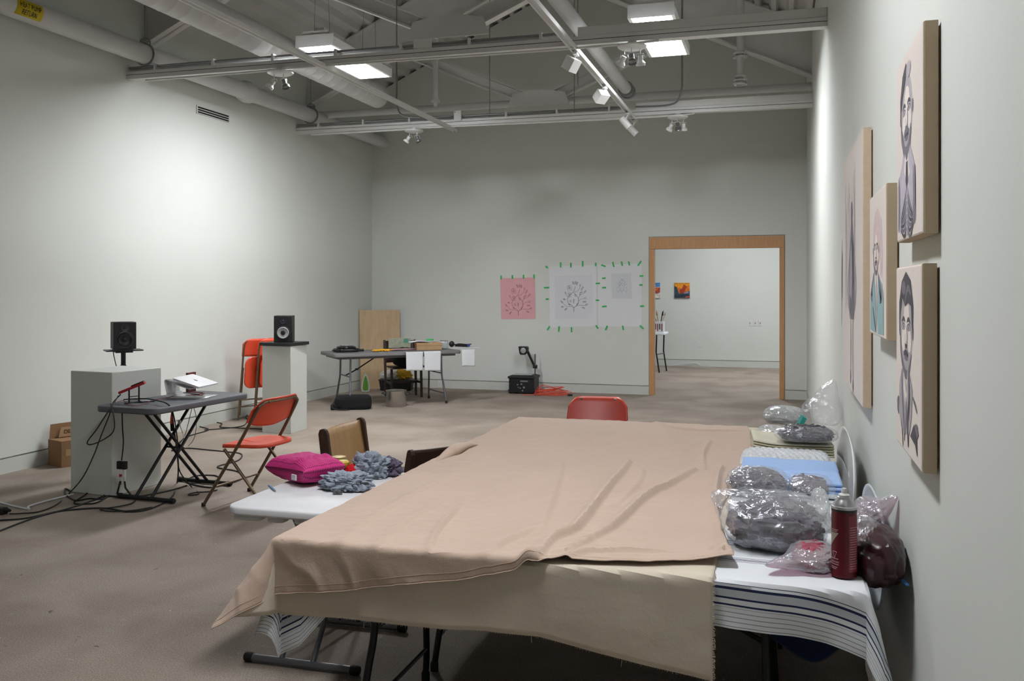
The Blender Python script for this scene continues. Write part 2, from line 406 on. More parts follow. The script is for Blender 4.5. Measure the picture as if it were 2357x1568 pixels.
# ================================================================ LIGHTS: high bays
panel = emis('lamp_panel', 'fafbff', HIGHBAY)
def highbay(x, y, label, z=4.05, ln=1.42, wd=.36, panel=panel, top=None):
    t = thing('high_bay_light', label, 'ceiling light', (x, y, z), 0, 'hanging high bay lights')
    h = MB(); pf = [(-wd / 2 - .03, 0), (-wd / 2 - .03, .09), (-wd / 2 + .05, .16), (wd / 2 - .05, .16), (wd / 2 + .03, .09), (wd / 2 + .03, 0), (wd / 2, 0), (wd / 2, .05), (-wd / 2, .05), (-wd / 2, 0)]
    h.prism(pf, -ln / 2, ln / 2); h.box(-wd / 2 - .03, wd / 2 + .03, -ln / 2 - .015, -ln / 2, 0, .12); h.box(-wd / 2 - .03, wd / 2 + .03, ln / 2, ln / 2 + .015, 0, .12)
    h.build('housing', whitem, t, smooth=False)
    d = MB(); d.box(-wd / 2 + .002, wd / 2 - .002, -ln / 2 + .002, ln / 2 - .002, .036, .046); d.build('diffuser', panel, t)
    d = MB(); d.box(-.05, .05, -ln / 2 + .1, -ln / 2 + .22, .16, .22); d.build('driver_box', whitem, t, bevel=.004)
    zt = (roofz(x) if top is None else top) - z
    for sx in (-.09, .09):
        for yy in (-ln / 2 + .15, ln / 2 - .15):
            c = MB(); c.tube([(sx, yy, .155), (sx * .3, yy, zt)], .0025, 6); c.build('hanger_wire', galv, t)
    return t
highbay(-4.48, 8.98, 'lit white high bay light hanging near left wall, beside the round duct', panel=emis('left_panel', 'fafbff', 112))
highbay(-1.10, 8.92, 'lit white high bay light hanging above the beam on the doorway side', panel=emis('right_panel', 'fafbff', 84))
highbay(-1.10, 2.7, 'lit high bay light hanging over the foreground cloth table', panel=emis('near_panel', 'fafbff', 74))
p2 = emis('far_fill_panel', 'f6f9ff', 62)
highbay(-.9, 16.8, 'unseen lamp added to brighten the next gallery left of doorway', 3.7, 1.42, .36, p2, 4.0)  # added fixture, out of view, to brighten the next room
highbay(2.2, 17.2, 'unseen lamp added for daylight glow in next gallery right of doorway', 3.7, 1.42, .36, p2, 4.0)  # added lamp, out of view, in place of bluish daylight from the right

# ================================================================ ROOF STEEL
def sloped(b, x0, x1, y, zb, zt, w):       # I-section following the pitch
    def seg(za, zb_, hw):
        P = [(x0, za(x0)), (x1, za(x1)), (x1, zb_(x1)), (x0, zb_(x0))]; b.prism(P, y - hw, y + hw)
    seg(lambda x: roofz(x) - zb, lambda x: roofz(x) - zt, .012)
    seg(lambda x: roofz(x) - zb, lambda x: roofz(x) - zb + .02, w); seg(lambda x: roofz(x) - zt - .02, lambda x: roofz(x) - zt, w)
def truss(y, label, chord=True):
    t = thing('roof_truss', label, 'roof truss', (XC, y, 4.0), 0, 'white steel roof trusses')
    for x0, x1 in ((XL, XC), (XC, XR)):
        b = MB(); sloped(b, x0 if x0 == XL else XC, x1 if x1 == XR else XC, y, .62, .005, .09); b.build('rafter', roofw, t, world=True, smooth=False)
    if chord: b = MB(); b.tube([(XL, y + .05, 4.10), (XR, y + .05, 4.10)], .05, 16); b.build('tie_pipe', ductm, t, world=True)
    for s in (-1, 1):
        e = Vector((XC + s * 1.95, y, roofz(XC + 1.95) - .6)); a = Vector((XC + s * .12, y, 4.12))
        d = (e - a).normalized(); nrm = Vector((-d.z, 0, d.x)); b = MB()
        for off in (-.055, .055):
            b.add([p + Vector((0, yy, 0)) for yy in (-.05, .05) for p in (a + nrm * (off * 1.3 - .008), e + nrm * (off * 1.3 - .008), e + nrm * (off * 1.3 + .008), a + nrm * (off * 1.3 + .008))], [(0, 1, 2, 3), (7, 6, 5, 4), (0, 4, 5, 1), (1, 5, 6, 2), (2, 6, 7, 3), (3, 7, 4, 0)])
        b.add([p + Vector((0, yy, 0)) for yy in (-.006, .006) for p in (a - nrm * .055, e - nrm * .055, e + nrm * .055, a + nrm * .055)], [(0, 1, 2, 3), (7, 6, 5, 4), (0, 4, 5, 1), (1, 5, 6, 2), (2, 6, 7, 3), (3, 7, 4, 0)])
        b.build('brace', roofw, t, world=True, smooth=False)
    b = MB(); b.prism([(XC - .42, 4.03), (XC + .42, 4.03), (XC + .36, 4.2), (XC + .12, 4.24), (XC - .12, 4.24), (XC - .36, 4.2)], y - .06, y - .048); b.build('gusset_plate', roofw, t, world=True, smooth=False)
    return t
truss(8.3, 'nearer white steel roof truss with gusset plate, above the closer beam', False)
truss(11.75, 'farther white steel roof truss with horizontal tie pipe near back wall')

# cross beams carrying the light tracks
def cross_beam(y, label, n_conduit):
    t = thing('lighting_beam', label, 'beam', (XC, y, 3.84), 0, 'horizontal lighting beams')
    b = MB(); b.box(XL, XR, y - .05, y + .05, 3.785, 3.825); b.box(XL, XR, y - .044, y + .05, 3.825, 3.831, 1); b.box(XL, XR, y - .05, y + .05, 3.831, 3.862)
    b.build('strut_channel', [whitem, darkm], t, world=True, smooth=False)
    b = MB(); b.box(-1.72, XR, y - .045, y + .07, 3.863, 3.945); b.build('wireway', whitem, t, world=True, smooth=False, bevel=.004)
    b = MB(); b.tube([(XL + .02, y - .02, 3.905), (-1.9, y - .02, 3.905)], .013, 10); b.build('conduit', galv, t, world=True)
    b = MB(); b.tube([(XL + .02, y + .03, 3.9), (-1.9, y + .03, 3.9)], .018, 10); b.build('conduit', whitem, t, world=True)
    b = MB(); b.tube(cat([(XL + .25, y - .06, 3.755), (XC - 1.9, y - .06, 3.76), (XC - 1.5, y - .05, 3.772), (XC + 1, y - .06, 3.755), (-1.2, y - .06, 3.76), (-1.0, y - .04, 3.775)], 6), .011, 8); b.build('conduit', whitem, t, world=True)
    for k in range(7):
        x = XL + .35 + k * .68
        b = MB(); b.box(x - .012, x + .012, y - .055, y + .055, 3.862, 3.926); b.build('clamp', whitem, t, world=True, smooth=False)
    return t
cross_beam(8.02, 'long white lighting beam crossing the room, the nearer of the two', 2)
cross_beam(11.48, 'long white lighting beam crossing the room near the back wall', 2)
b = MB(); b.box(-4.13, -4.03, 11.40, 11.43, 3.84, 3.97); b.lathe([(.006, 0), (.006, .003)], 8, 1, TR(-4.11, 11.4, 3.95, 0, R(90)))
tag(b.build('junction_box', [whitem, darkm], loc=(-4.08, 11.41, 3.84), bevel=.003), 'small white junction box on the farther beam', 'junction box')
b = MB(); b.box(XC + .02 - .9 + .65, XC + .02 - .9 + .83, 7.95, 7.97, 3.865, 3.95)
tag(b.build('junction_box', whitem, loc=(XC - .15, 7.96, 3.865), bevel=.003), 'small white junction box on the nearer beam', 'junction box')

# tracks running the length of the room
def track(x, y0, y1, label):
    t = thing('light_track', label, 'track', (x, (y0 + y1) / 2, 3.86), 0, 'lighting tracks running toward the back wall')
    b = MB(); b.prism([(x - .03, 3.745), (x - .022, 3.745), (x - .022, 3.77), (x + .022, 3.77), (x + .022, 3.745), (x + .03, 3.745), (x + .03, 3.785), (x - .03, 3.785)], y0, y1)
    b.build('rail', whitem, t, world=True, smooth=False)
    b = MB(); b.tube([(x - .05, y0, 3.79), (x - .05, y1 - .1, 3.79)], .006, 6); b.build('cable', galv, t, world=True)
    return t
track(-4.22, .5, 11.7, 'white lighting track on the left running to the farther beam')
track(-1.76, .5, 11.7, 'white lighting track on the right with spot heads clipped on')

# round duct, pipes
b = MB()
rings = []; y = 1.0
while y < 11.0: rings += [(.153, y), (.1548, y + .004), (.1548, y + .012), (.153, y + .016)]; y += .19
rings += [(.153, 11.06), (.12, 11.12), (.0, 11.14)]
b.lathe(rings, 36, 0, Matrix.Translation((-5.07, 0, 4.15)) @ Matrix.Rotation(-PI / 2, 4, 'X'), cap=False)
tag(b.build('spiral_duct', ductm, loc=(-5.07, 6, 4.15)), 'large round white spiral duct left of the lit lamp', 'duct')
t = thing('heat_pump_pipe', 'fat white insulated pipe along top of left wall with yellow sign', 'pipe', (-6.27, 8, 4.03))
b = MB(); prof = [(.1, 1), (.1, 7.55), (.1, 9.75), (.125, 9.78), (.135, 9.85), (.125, 9.93), (.1, 9.97), (.09, YB)]
b.lathe(prof, 28, 0, Matrix.Translation((-6.27, 0, 4.03)) @ Matrix.Rotation(-PI / 2, 4, 'X')); b.build('insulated_pipe', ductm, t, world=True)
# the printed band wraps the camera-facing quarter of the pipe
yl0, yl1 = 6.0, 6.42
p0 = onX(40, 28, -6.17); p1 = onX(100, 45, -6.17); yl0, yl1 = p0.y, p1.y
yel = mat('yellow_label', 'c9b400', .6)
b = MB(); b.grid(2, 12, lambda u, v: Vector((-6.27 + .1015 * math.cos(R(-52 + 84 * v)), yl0 + (yl1 - yl0) * u, 4.03 + .1015 * math.sin(R(-52 + 84 * v)))))
sg = b.build('pipe_label', yel, t, world=True, solid=.001)
def wrap_text(body, size, midang, mt):
    cu = bpy.data.curves.new('x', 'FONT'); cu.body = body; cu.size = size; cu.align_x = 'CENTER'; cu.align_y = 'CENTER'
    tt = bpy.data.objects.new('x', cu); me = bpy.data.meshes.new_from_object(tt); bpy.data.objects.remove(tt)
    sx = (yl1 - yl0) * .8 / (max(v.co.x for v in me.vertices) - min(v.co.x for v in me.vertices)) if body.startswith('HEAT') else None
    wrap_text.s = sx or wrap_text.s
    for v in me.vertices:
        a = R(midang) + v.co.y / .1; v.co = Vector((-6.27 + .1062 * math.cos(a), (yl0 + yl1) / 2 + v.co.x * wrap_text.s, 4.03 + .1062 * math.sin(a))) - Vector((-6.27, 8, 4.03))
    me.materials.clear(); me.materials.append(mt); me.name = 'lettering'; o = bpy.data.objects.new('lettering', me); C.objects.link(o); o.parent = sg
wrap_text('HEAT PUMP', .062, 2, blackp); wrap_text('RETURN', .062, -30, blackp)
def hanger(x, y, z, r, top, label):
    t = thing('pipe_hanger', label, 'hanger', (x, y, z + r), 0, 'pipe hangers')
    b = MB(); b.tube([(r * 1.08 * math.cos(2 * PI * k / 24), 0, -r + r * 1.08 * math.sin(2 * PI * k / 24)) for k in range(24)], .006, 6, closed=True, flat=2.2); b.build('ring', galv, t)
    b = MB(); b.box(-.05, .07, -.01, .01, .02, .035); b.tube([(-.06, 0, .0), (-.05, 0, .05), (0, 0, .075), (.05, 0, .05), (.07, 0, .0)], .006, 6); b.build('clevis', galv, t)
    b = MB(); b.tube([(0, 0, .02), (0, 0, top - z - r)], .004, 6); b.build('rod', galv, t)
hp = onX(333, 100, -6.27); hanger(-6.27, hp.y, 4.03, .1, roofz(-6.27) + .02, 'wire hanger ring round the wall pipe near the yellow sign')
hp = onX(715, 215, -6.27); hanger(-6.27, hp.y, 4.03, .1, roofz(-6.27) + .02, 'wire hanger ring round the wall pipe beyond its collar')
b = MB(); b.tube([(-1.81, .8, 4.08), (-1.81, 11.45, 4.08)], .07, 20)
for yy in (11.2, 11.36): b.lathe([(.07, -.02), (.095, -.02), (.095, .02), (.07, .02)], 20, 1, Matrix.Translation((-1.81, yy, 4.08)) @ Matrix.Rotation(PI / 2, 4, 'X'))
tag(b.build('sprinkler_main', [ductm, galv], loc=(-1.81, 6, 4.08)), 'straight white pipe running alongside the right lighting track', 'pipe')
# vertical risers with unions
def riser(px, y, ztop, zbot, label, r=.035):
    p = onY(px, 150, y); x = p.x
    t = thing('vertical_pipe', label, 'pipe', (x, y, zbot), 0, 'vertical white drop pipes')
    b = MB(); b.tube([(0, 0, .02), (0, 0, ztop - zbot - .01)], r, 14); b.build('pipe', ductm, t)
    b = MB(); b.lathe([(.02, -.05), (.03, -.05), (.03, 0), (.065, .01), (.065, .035), (.04, .045), (.04, .07)], 16); b.build('fitting', ductm, t)
riser(1003, 11.58, 5.2, 4.13, 'vertical white pipe dropping to farther beam left of the diagonal brace')
riser(1704, 11.4, 5.2, 4.16, 'vertical white pipe with bolted collars dropping near right wall', .045)
for k, (px, py) in enumerate(((1704, 128), (1704, 190))):
    p = onY(px, py, 11.4); b = MB(); b.lathe([(.047, -.03), (.085, -.03), (.085, -.012), (.06, -.008), (.06, .008), (.085, .012), (.085, .03), (.047, .03), (.047, -.03)], 18, cap=False)
    for a in range(4): b.tube([(.078 * math.cos(a * PI / 2 + .7), .078 * math.sin(a * PI / 2 + .7), -.045), (.078 * math.cos(a * PI / 2 + .7), .078 * math.sin(a * PI / 2 + .7), .045)], .008, 6)
    b.v = [v + p for v in b.v]
    tag(b.build('pipe_collar', ductm, loc=p), ['upper', 'lower'][k] + ' bolted flange collar on the vertical pipe near right wall', 'pipe collar', 'bolted flange collars')
# thin suspension rods
for px, py, y, zb, lb in ((1127, 150, 11.48, 3.84, 'thin rod hanging down to farther beam right of the drop pipe'), (1322, 150, 11.48, 3.84, 'left of two thin rods beside the right track'), (1330, 80, 11.6, 4.25, 'right of two thin rods beside the right track'), (913, 120, 8.2, 3.9, 'thin threaded rod above nearer beam near the lit left lamp')):
    p = onY(px, py, y); b = MB(); b.tube([(p.x, y, zb), (p.x, y, roofz(p.x) + .02)], .006, 6)
    tag(b.build('hanging_rod', galv, loc=(p.x, y, zb)), lb, 'rod', 'thin suspension rods')
# bent conduits dropping to the far beam
for pts, lb in ((((1570, 120), (1570, 200), (1560, 232), (1530, 243), (1463, 246)), 'thin bent metal conduit dropping behind the right lit lamp'), (((913, 150), (913, 240), (922, 262), (950, 270), (1040, 268)), 'thin bent metal conduit dropping to farther beam behind left track')):
    P = [onY(a, b_, 11.42) for a, b_ in pts]; P[0].z = roofz(P[0].x); b = MB(); b.tube([P[0]] + cat(P[1:], 6), .011, 8)
    tag(b.build('bent_conduit', galv, loc=P[0]), lb, 'conduit', 'bent conduits')
# wall vent
g0 = onX(453, 190, XL); g1 = onX(525, 219, XL)
t = thing('wall_vent', 'slotted dark vent high on left wall under the pipe', 'vent', (XL, (g0.y + g1.y) / 2, 3.70))
b = MB(); L_ = (g1.y - g0.y) / 2; b.box(0, .004, -L_, L_, -.045, .045, 0); b.build('backing', darkm, t)
b = MB()
for k in range(4): b.box(.004, .016, -L_, L_, -.045 + k * .0277, -.038 + k * .0277)
b.box(.004, .016, -L_ - .015, -L_, -.05, .05); b.box(.004, .016, L_, L_ + .015, -.05, .05); b.build('grille', whitem, t, smooth=False)

# ---- spot heads
def head(b, M, L=.11, r0=.032, r1=.05, mi=0):
    b.lathe([(.0, 0), (r0, .0), (r0, L * .5), (r1, L * .75), (r1, L), (r1 - .006, L), (r1 - .01, L * .85), (0, L * .8)], 18, mi, M, cap=False)
def canopy(px, py, y, n_heads, label):
    p = onY(px, py, y); t = thing('canopy_spotlight', label, 'spotlight', (p.x, y, 3.745), 0, 'round canopy spotlights')
    b = MB(); b.lathe([(0, -.025), (.1, -.025), (.125, -.012), (.128, 0), (.0, .0)], 32, cap=False); b.lathe([(.04, 0), (.04, .04)], 12); b.build('canopy', whitem, t)
    for k in range(n_heads):
        a = -PI / 2 + (k - (n_heads - 1) / 2) * 1.7; ox, oy = .07 * math.cos(a + .0), .04 * math.sin(a)
        s = MB(); s.tube([(ox, oy, -.02), (ox, oy, -.07)], .005, 6); s.tube([(ox - .035, oy, -.1), (ox - .03, oy, -.07), (ox + .03, oy, -.07), (ox + .035, oy, -.1)], .003, 6); s.build('stem', whitem, t)
        tilt = R(145 + 12 * k); h = MB(); head(h, TR(ox, oy, -.085, a + PI / 2 + (k - .5) * .8, tilt), .09, .022, .04); h.build('lamp_head', galv if k % 2 else whitem, t)
    return t
canopy(645, 172, 7.99, 2, 'round spotlight canopy with two heads under the nearer beam, left')
canopy(1455, 105, 7.99, 3, 'round spotlight canopy with three heads under nearer beam beside lit lamp')
canopy(953, 302, 11.45, 2, 'round spotlight canopy with two heads under the farther beam, left')
canopy(1560, 266, 11.45, 3, 'round spotlight canopy with three heads under farther beam, near right wall')
def track_spot(y, dx, dy, dz, label, box=False):
    t = thing('track_spotlight', label, 'spotlight', (-1.76, y, 3.745), 0, 'spot heads clipped to right lighting track')
    b = MB(); b.box(-.02, .02, -.05, .05, -.02, 0); b.tube([(0, 0, -.02), (-.03, 0, -.08)], .008, 8); b.build('adapter', whitem, t, smooth=False)
    d = Vector((dx, dy, dz)).normalized(); q = d.to_track_quat('Z', 'Y').to_matrix().to_4x4()
    h = MB()
    M = Matrix.Translation((-.04, 0, -.1)) @ q @ Matrix.Translation((0, 0, -.06))
    if box:
        h.box(-.06, .06, -.05, .05, 0, .12, 0, M)
        for i in range(6): h.box(-.048 + i * .018, -.038 + i * .018, -.04, .04, .12, .122, 1, M)
    else: h.lathe([(0, 0), (.036, 0), (.042, .02), (.042, .15), (.036, .152), (.034, .14), (0, .13)], 20, 0, M, cap=False)
    h.build('lamp_head', [whitem, darkm], t, smooth=not box)
py_ = lambda a, b_: onX(a, b_, -1.85).y
track_spot(py_(1303, 115), -.5, .2, -.8, 'square spotlight with louvred face at the nearer beam crossing', True)
track_spot(py_(1373, 190), -.6, .5, -.6, 'square louvred spotlight halfway along the right track', True)
track_spot(py_(1428, 248), .4, .1, -.5, 'cylindrical spotlight at the end of right track, upper one')
track_spot(py_(1440, 262) + .15, .45, .1, -.5, 'cylindrical spotlight at the end of right track, lower one')

# ================================================================ SMALL WALL FITTINGS IN NEXT ROOM
def plate(x, z, y, label, hole=True, grp='switch plates on the next gallery wall'):
    t = thing('switch_plate', label, 'switch', (x, y, z), 0, grp)
    b = MB(); b.box(-.036, .036, -.006, 0, -.058, .058); b.build('plate', whitem, t, bevel=.002)
    b = MB(); b.box(-.008, .008, -.014, -.006, -.014, .014); b.build('toggle', galv if hole else trimw, t)
for px, lb in ((1726.5, 'leftmost of three white switch plates on next gallery wall'), (1738.5, 'middle of three white switch plates on next gallery wall'), (1750, 'rightmost of three white switch plates on next gallery wall')):
    p = onY(px, 744, YFAR); plate(p.x, p.z, YFAR, lb)
p = onY(1611, 793, YFAR); plate(p.x, p.z, YFAR, 'blank white outlet plate low on next gallery wall', False)
p = onY(1013, 884, YB); plate(p.x, .07, YB, 'white socket plate in the back wall baseboard behind the grey table', False, 'outlets')
def picture(px0, px1, py0, py1, y, label, fn, mats):
    a = onY(px0, py1, y); c = onY(px1, py0, y); t = thing('painting', label, 'painting', ((a.x + c.x) / 2, y, a.z), 0, 'small colourful paintings in next gallery')
    W_, H_ = c.x - a.x, c.z - a.z
    b = MB(); b.box(-W_ / 2, W_ / 2, -.03, 0, 0, H_); b.build('canvas', whitem, t, bevel=.002)
    b = MB()
    for k, (poly, mi) in enumerate(fn):
        b.prism([(-W_ / 2 + u * W_, v * H_) for u, v in poly], -.0306 - k * .0004, -.0302 - k * .0004, 'y', mi)
    b.build('painted_scene', mats, t, smooth=False)
def mm(n, c): return mat(n, c, .5, noise_amt=.35, nscale=25)
pm = [mm('p_orange', 'd9731c'), mm('p_rust', 'a03a1e'), mm('p_teal', '2e4a58'), mm('p_navy', '263246'), mm('p_lilac', '8f8fb0'), mm('p_amber', 'e3941f'), mm('p_sky', '4f86c9'), mm('p_red', 'b04a3c'), mm('p_cream', 'd8d0c8')]
F = [(0, 0), (1, 0), (1, 1), (0, 1)]
picture(1553, 1588, 651, 686, YFAR, 'small square painting of an orange sky over a dark blue street', [
    (F, 0), ([(0, .8), (.5, .6), (1, .85), (1, 1), (0, 1)], 5), ([(.35, .25), (.6, .3), (.8, .75), (.62, .9), (.5, .65), (.3, .5)], 1),
    ([(0, 0), (1, 0), (1, .48), (.75, .4), (.6, .3), (.3, .3), (.15, .7), (0, .78)], 2), ([(0, 0), (1, 0), (1, .2), (.6, .28), (.3, .18), (0, .25)], 3), ([(.6, .28), (.92, .3), (.92, .42), (.7, .4)], 4), ([(.7, .02), (.98, .02), (.96, .14), (.72, .1)], 7)], pm)
picture(1484, 1520, 651, 686, YFAR, 'blue and red hillside painting partly hidden behind the left door jamb', [
    (F, 8), ([(0, .75), (1, .72), (1, 1), (0, 1)], 6), ([(0, .3), (.4, .2), (1, .35), (1, .7), (.5, .66), (0, .6)], 7), ([(.3, .4), (.8, .5), (.9, .66), (.5, .6)], 0)], pm)
# utility table corner with carton of brushes
tp = onY(1533, 766, 17.7); t = thing('utility_table', 'white topped table with dark legs just inside the next gallery', 'table', (tp.x - .6, 17.85, 0))
b = MB(); b.rrect(1.2, .6, .04, .73, .77); b.build('tabletop', paperm, t)
for sx, sy in ((.43, -.22), (.52, .2), (-.5, -.22), (-.5, .2)):
    b = MB(); b.tube([(sx, sy, .73), (sx - .01, sy, .4), (sx + .05, sy, 0)], .014, 8); b.build('leg', blackt, t)
b = MB(); b.tube([(.43, -.22, .35), (.52, .2, .35)], .01, 8); b.build('crossbar', greyt, t)
cb = thing('brush_carton', 'white red and black carton full of brushes on the next gallery table', 'box', (tp.x - .13, 17.72, .77))
b = MB(); b.box(-.12, .09, -.1, .1, 0, .21)
for k in range(5): b.box(-.11 + k * .04, -.09 + k * .04, -.1015, -.1, .03 + .03 * (k % 2), .17, 1 + k % 2)
b.build('carton', [paperm, mat('carton_red', '8c2f3c', .7), blackp], cb, smooth=False)
for k in range(6):
    a = k * 1.1; b = MB(); b.tube([(.05 * math.cos(a), .04 * math.sin(a), .2), (.1 * math.cos(a), .08 * math.sin(a), .33 + .02 * (k % 3))], .006, 6); b.tube([(.1 * math.cos(a), .08 * math.sin(a), .33), (.115 * math.cos(a), .09 * math.sin(a), .38 + .02 * (k % 3))], [.014, .006], 8); b.build('brush', blackp if k % 2 else card2, cb)
b = MB(); b.tube(cat([onY(1540, 842, YFAR - .05), onY(1570, 838, YFAR - .03), onY(1590, 836, YFAR - .03), onY(1602, 836, YFAR - .02), onY(1612, 840, YFAR - .03)], 5), .008, 6)
tag(b.build('white_floor_cable', paperm, loc=onY(1570, 840, YFAR - .05)), 'pale power cord along the base of next gallery wall', 'cord')

# ================================================================ FOREGROUND TABLES AND CLOTHS
TX0, TX1, TY0, TY1, TZ = -1.64, .235, 2.82, 5.86, .742      # joined table tops
def six_foot(x, y, rz, label, topm, legm, group='six foot folding tables'):
    """1.83 x 0.76 folding table, long side on local x, origin on the floor"""
    t = thing('folding_table', label, 'table', (x, y, 0), rz, group)
    b = MB(); b.rrect(1.83, .755, .05, .698, .742); b.rrect(1.70, .66, .03, .668, .699, 0, bev=.004); b.build('tabletop', topm, t)
    for s in (-1, 1):
        for q in (-1, 1):
            b = MB(); P = [(s * .66, q * .24, .672), (s * .665, q * .245, .42), (s * .675, q * .27, .30), (s * .69, q * .315, .12), (s * .70, q * .33, .02)]
            b.tube(cat(P, 5), .0135, 10); b.lathe([(.018, 0), (.018, .03), (.0136, .04)], 10, 1, TR(s * .70, q * .33, .0)); b.build('leg', [legm, blackr], t)
        b = MB(); b.tube([(s * .665, -.245, .42), (s * .665, .245, .42)], .009, 8); b.build('crossbar', legm, t)
        b = MB(); b.tube([(s * .688, -.31, .14), (s * .688, .31, .14)], .009, 8); b.build('crossbar', legm, t)
        b = MB(); b.tube([(s * .665, 0, .42), (s * .5, 0, .50), (s * .22, 0, .668)], .009, 8); b.box(s * .5 - .02, s * .5 + .02, -.014, .014, .49, .515); b.build('brace', blackt, t)
    return t
six_foot((TX0 + TX1) / 2, 3.20, 0, 'folding table hidden under the peach cloth, closest to the viewer', greyp, blackt)
six_foot((TX0 + TX1) / 2 + .01, 5.48, 0, 'folding table under the far end of the peach cloth', greyp, blackt)
six_foot((TX0 + TX1) / 2, 3.96, 0, 'folding table under the cloth behind the closest one', greyp, blackt)
six_foot((TX0 + TX1) / 2, 4.72, 0, 'folding table under the cloth, third from the viewer', greyp, blackt)

def fbm(x, y, s, o=3, seed=0):
    return noise.fractal(Vector((x * s + seed, y * s - seed * .7, seed * 1.3)), 1.0, 2.0, o)
def ridge_fn(paths):
    segs = []
    for pts, h, w_ in paths:
        P = cat([(p[0], p[1], 0) for p in pts], 6); n_ = len(P)
        for i in range(n_ - 1): segs.append((P[i].x, P[i].y, P[i + 1].x, P[i + 1].y, i / n_, h, w_, n_))
    A = np.array([[s[0], s[1], s[2], s[3], s[4], s[5], s[6]] for s in segs])
    pid = []; k = 0
    for i, (pts, h, w_) in enumerate(paths): pid += [i] * ((len(pts) - 1) * 6)
    pid = np.array(pid); nP = len(paths)
    def f(x, y):
        ax, ay, bx, by = A[:, 0], A[:, 1], A[:, 2], A[:, 3]; dx, dy = bx - ax, by - ay
        t = np.clip(((x - ax) * dx + (y - ay) * dy) / (dx * dx + dy * dy + 1e-12), 0, 1)
        d2 = (x - ax - t * dx) ** 2 + (y - ay - t * dy) ** 2
        side = np.sign((x - ax) * dy - (y - ay) * dx)
        w_ = A[:, 6] * np.where(side > 0, .55, 1.5)           # steep on one side, soft on the other
        env = np.clip(np.sin(np.pi * np.clip(A[:, 4] * .9 + .08, 0, 1)), .0, 1) ** .6
        v = A[:, 5] * env * np.exp(-d2 / (w_ * w_)); tot = 0
        for i in range(nP): tot = max(tot, v[pid == i].max()) if i else v[pid == i].max()
        return float(tot) + float(v.sum()) * .0
    return f
def drape_cloth(nu, nv, u0, u1, v_back, front_len, z0, left_len, right_len, flare, x0, x1, y0, height, edge_l=None, edge_r=None, back=None, wav=0, seed=0, flare_l=None):
    """cloth lying on the table box x0..x1, y>=y0, hanging over front and sides.
    front_len(u): metres of cloth past the front edge (negative: hem lies on the table)"""
    def f(s, tt):
        # flat cloth coordinates
        vb = back(u0 + (u1 - u0) * s) if back else v_back
        uu = u0 + (u1 - u0) * s
        v = vb + (y0 - front_len(uu) - vb) * tt
        el = edge_l(v) if edge_l else u0
        er = edge_r(v) if edge_r else u1
        u = el + (er - el) * s
        dx = (x0 - u) if u < x0 else ((u - x1) if u > x1 else 0.0)
        sx = -1 if u < x0 else 1
        dy = max(0.0, y0 - v)
        X = min(max(u, x0), x1); Y = max(v, y0)
        rr = .014
        if dx <= 0 and dy <= 0:
            z = z0 + height(u, v)
            return Vector((X, Y, z))
        hh = height(X, Y) * math.exp(-(dx + dy) * 14)
        ang = math.atan2(dx, dy); d = math.hypot(dx, dy)
        fl = (flare_l if (sx < 0 and flare_l is not None) else flare) * math.sin(2 * ang)
        if d < rr * 1.57: a = d / rr; out = rr * math.sin(a); dn = rr * (1 - math.cos(a))
        else:
            e = d - rr * 1.57; out = rr + e * fl + e * .03; dn = rr + e * math.sqrt(max(.2, 1 - fl * fl))
        if seed == 1 and dy > 0: out += max(0, .008 * min(1, d * 9) * (1 - abs(noise.noise(Vector((u * 7 + v * 4, v * 5, 2)))) * 3.2)) + .004
        wv = wav * min(1, d * 5) * (fbm(u + v * .3, v, 6, 3, seed) + .5 * math.sin(u * 17 + seed))
        ox = sx * math.sin(ang) if dx > 0 else 0; oy = -math.cos(ang) if dy > 0 else 0
        return Vector((X + ox * (out + wv), Y + oy * (out + wv), z0 + hh - dn))
    return f
# ---- striped tea cloth lying lowest
_fl = lambda u: float(np.interp(u, (-1.94, -1.74, -1.66, -1.56, -1.44, -1.34), (.02, .16, .25, .20, .07, 0)))
def fl_str(u): return _fl(u) + .135 + .02 * math.sin(u * 3 + 1) + .10 * max(0, min(1, (u - .02) / .35)) ** 2 + .0
b = MB(); g = drape_cloth(150, 130, TX0 - .30, TX1 + .32, TY1 + .02, fl_str, TZ + .0035, .3, .3, .30, TX0 - .004, TX1 + .004, TY0 - .004, lambda u, v: .0012 * (1 + fbm(u, v, 8, 2, 3)), wav=.012, seed=3, flare_l=.25)
def uvs(s, t): u = TX0 - .3 + (TX1 - TX0 + .62) * s; return (u, (TY1 + .02 - TY0 + fl_str(u)) * (1 - t))
b.grid(160, 200, g, 0, uv=uvs)
tag(b.build('striped_cloth', stripes, loc=((TX0 + TX1) / 2, (TY0 + TY1) / 2, TZ)), 'white cotton cloth with navy and grey stripes draped over the front table', 'tablecloth')
# ---- raw canvas
def interp(pts):
    xs = [p[0] for p in pts]; ys = [p[1] for p in pts]
    return lambda x: float(np.interp(x, xs, ys))
fl_can = interp([(-1.95, .235), (-1.80, .235), (-1.62, .255), (-1.4, .245), (-1.05, .245), (-.9, .235), (-.72, .235), (-.55, .262), (-.38, .285), (-.19, .31)])
b = MB(); g = drape_cloth(0, 0, TX0 - .26, -.185, TY1 + .035, fl_can, TZ + .0085, 0, 0, .35, TX0 - .012, TX1 + .02, TY0 - .014, lambda u, v: .0012 * (1 + fbm(u, v, 5, 2, 9)), wav=.004, seed=9,
    edge_r=lambda v: -.19 + (.0 if v < 4.9 else .16 * min(1, (v - 4.9) / .7)), flare_l=.62)
b.grid(170, 200, g)
cv = b.build('canvas_cloth', canvasm, loc=((TX0 + TX1) / 2, TY0, TZ), solid=.0012)
tag(cv, 'stiff raw canvas with frayed edge hanging over table front under the peach cloth', 'cloth')
b = MB(); rnd = random.Random(4)     # frayed selvedge threads
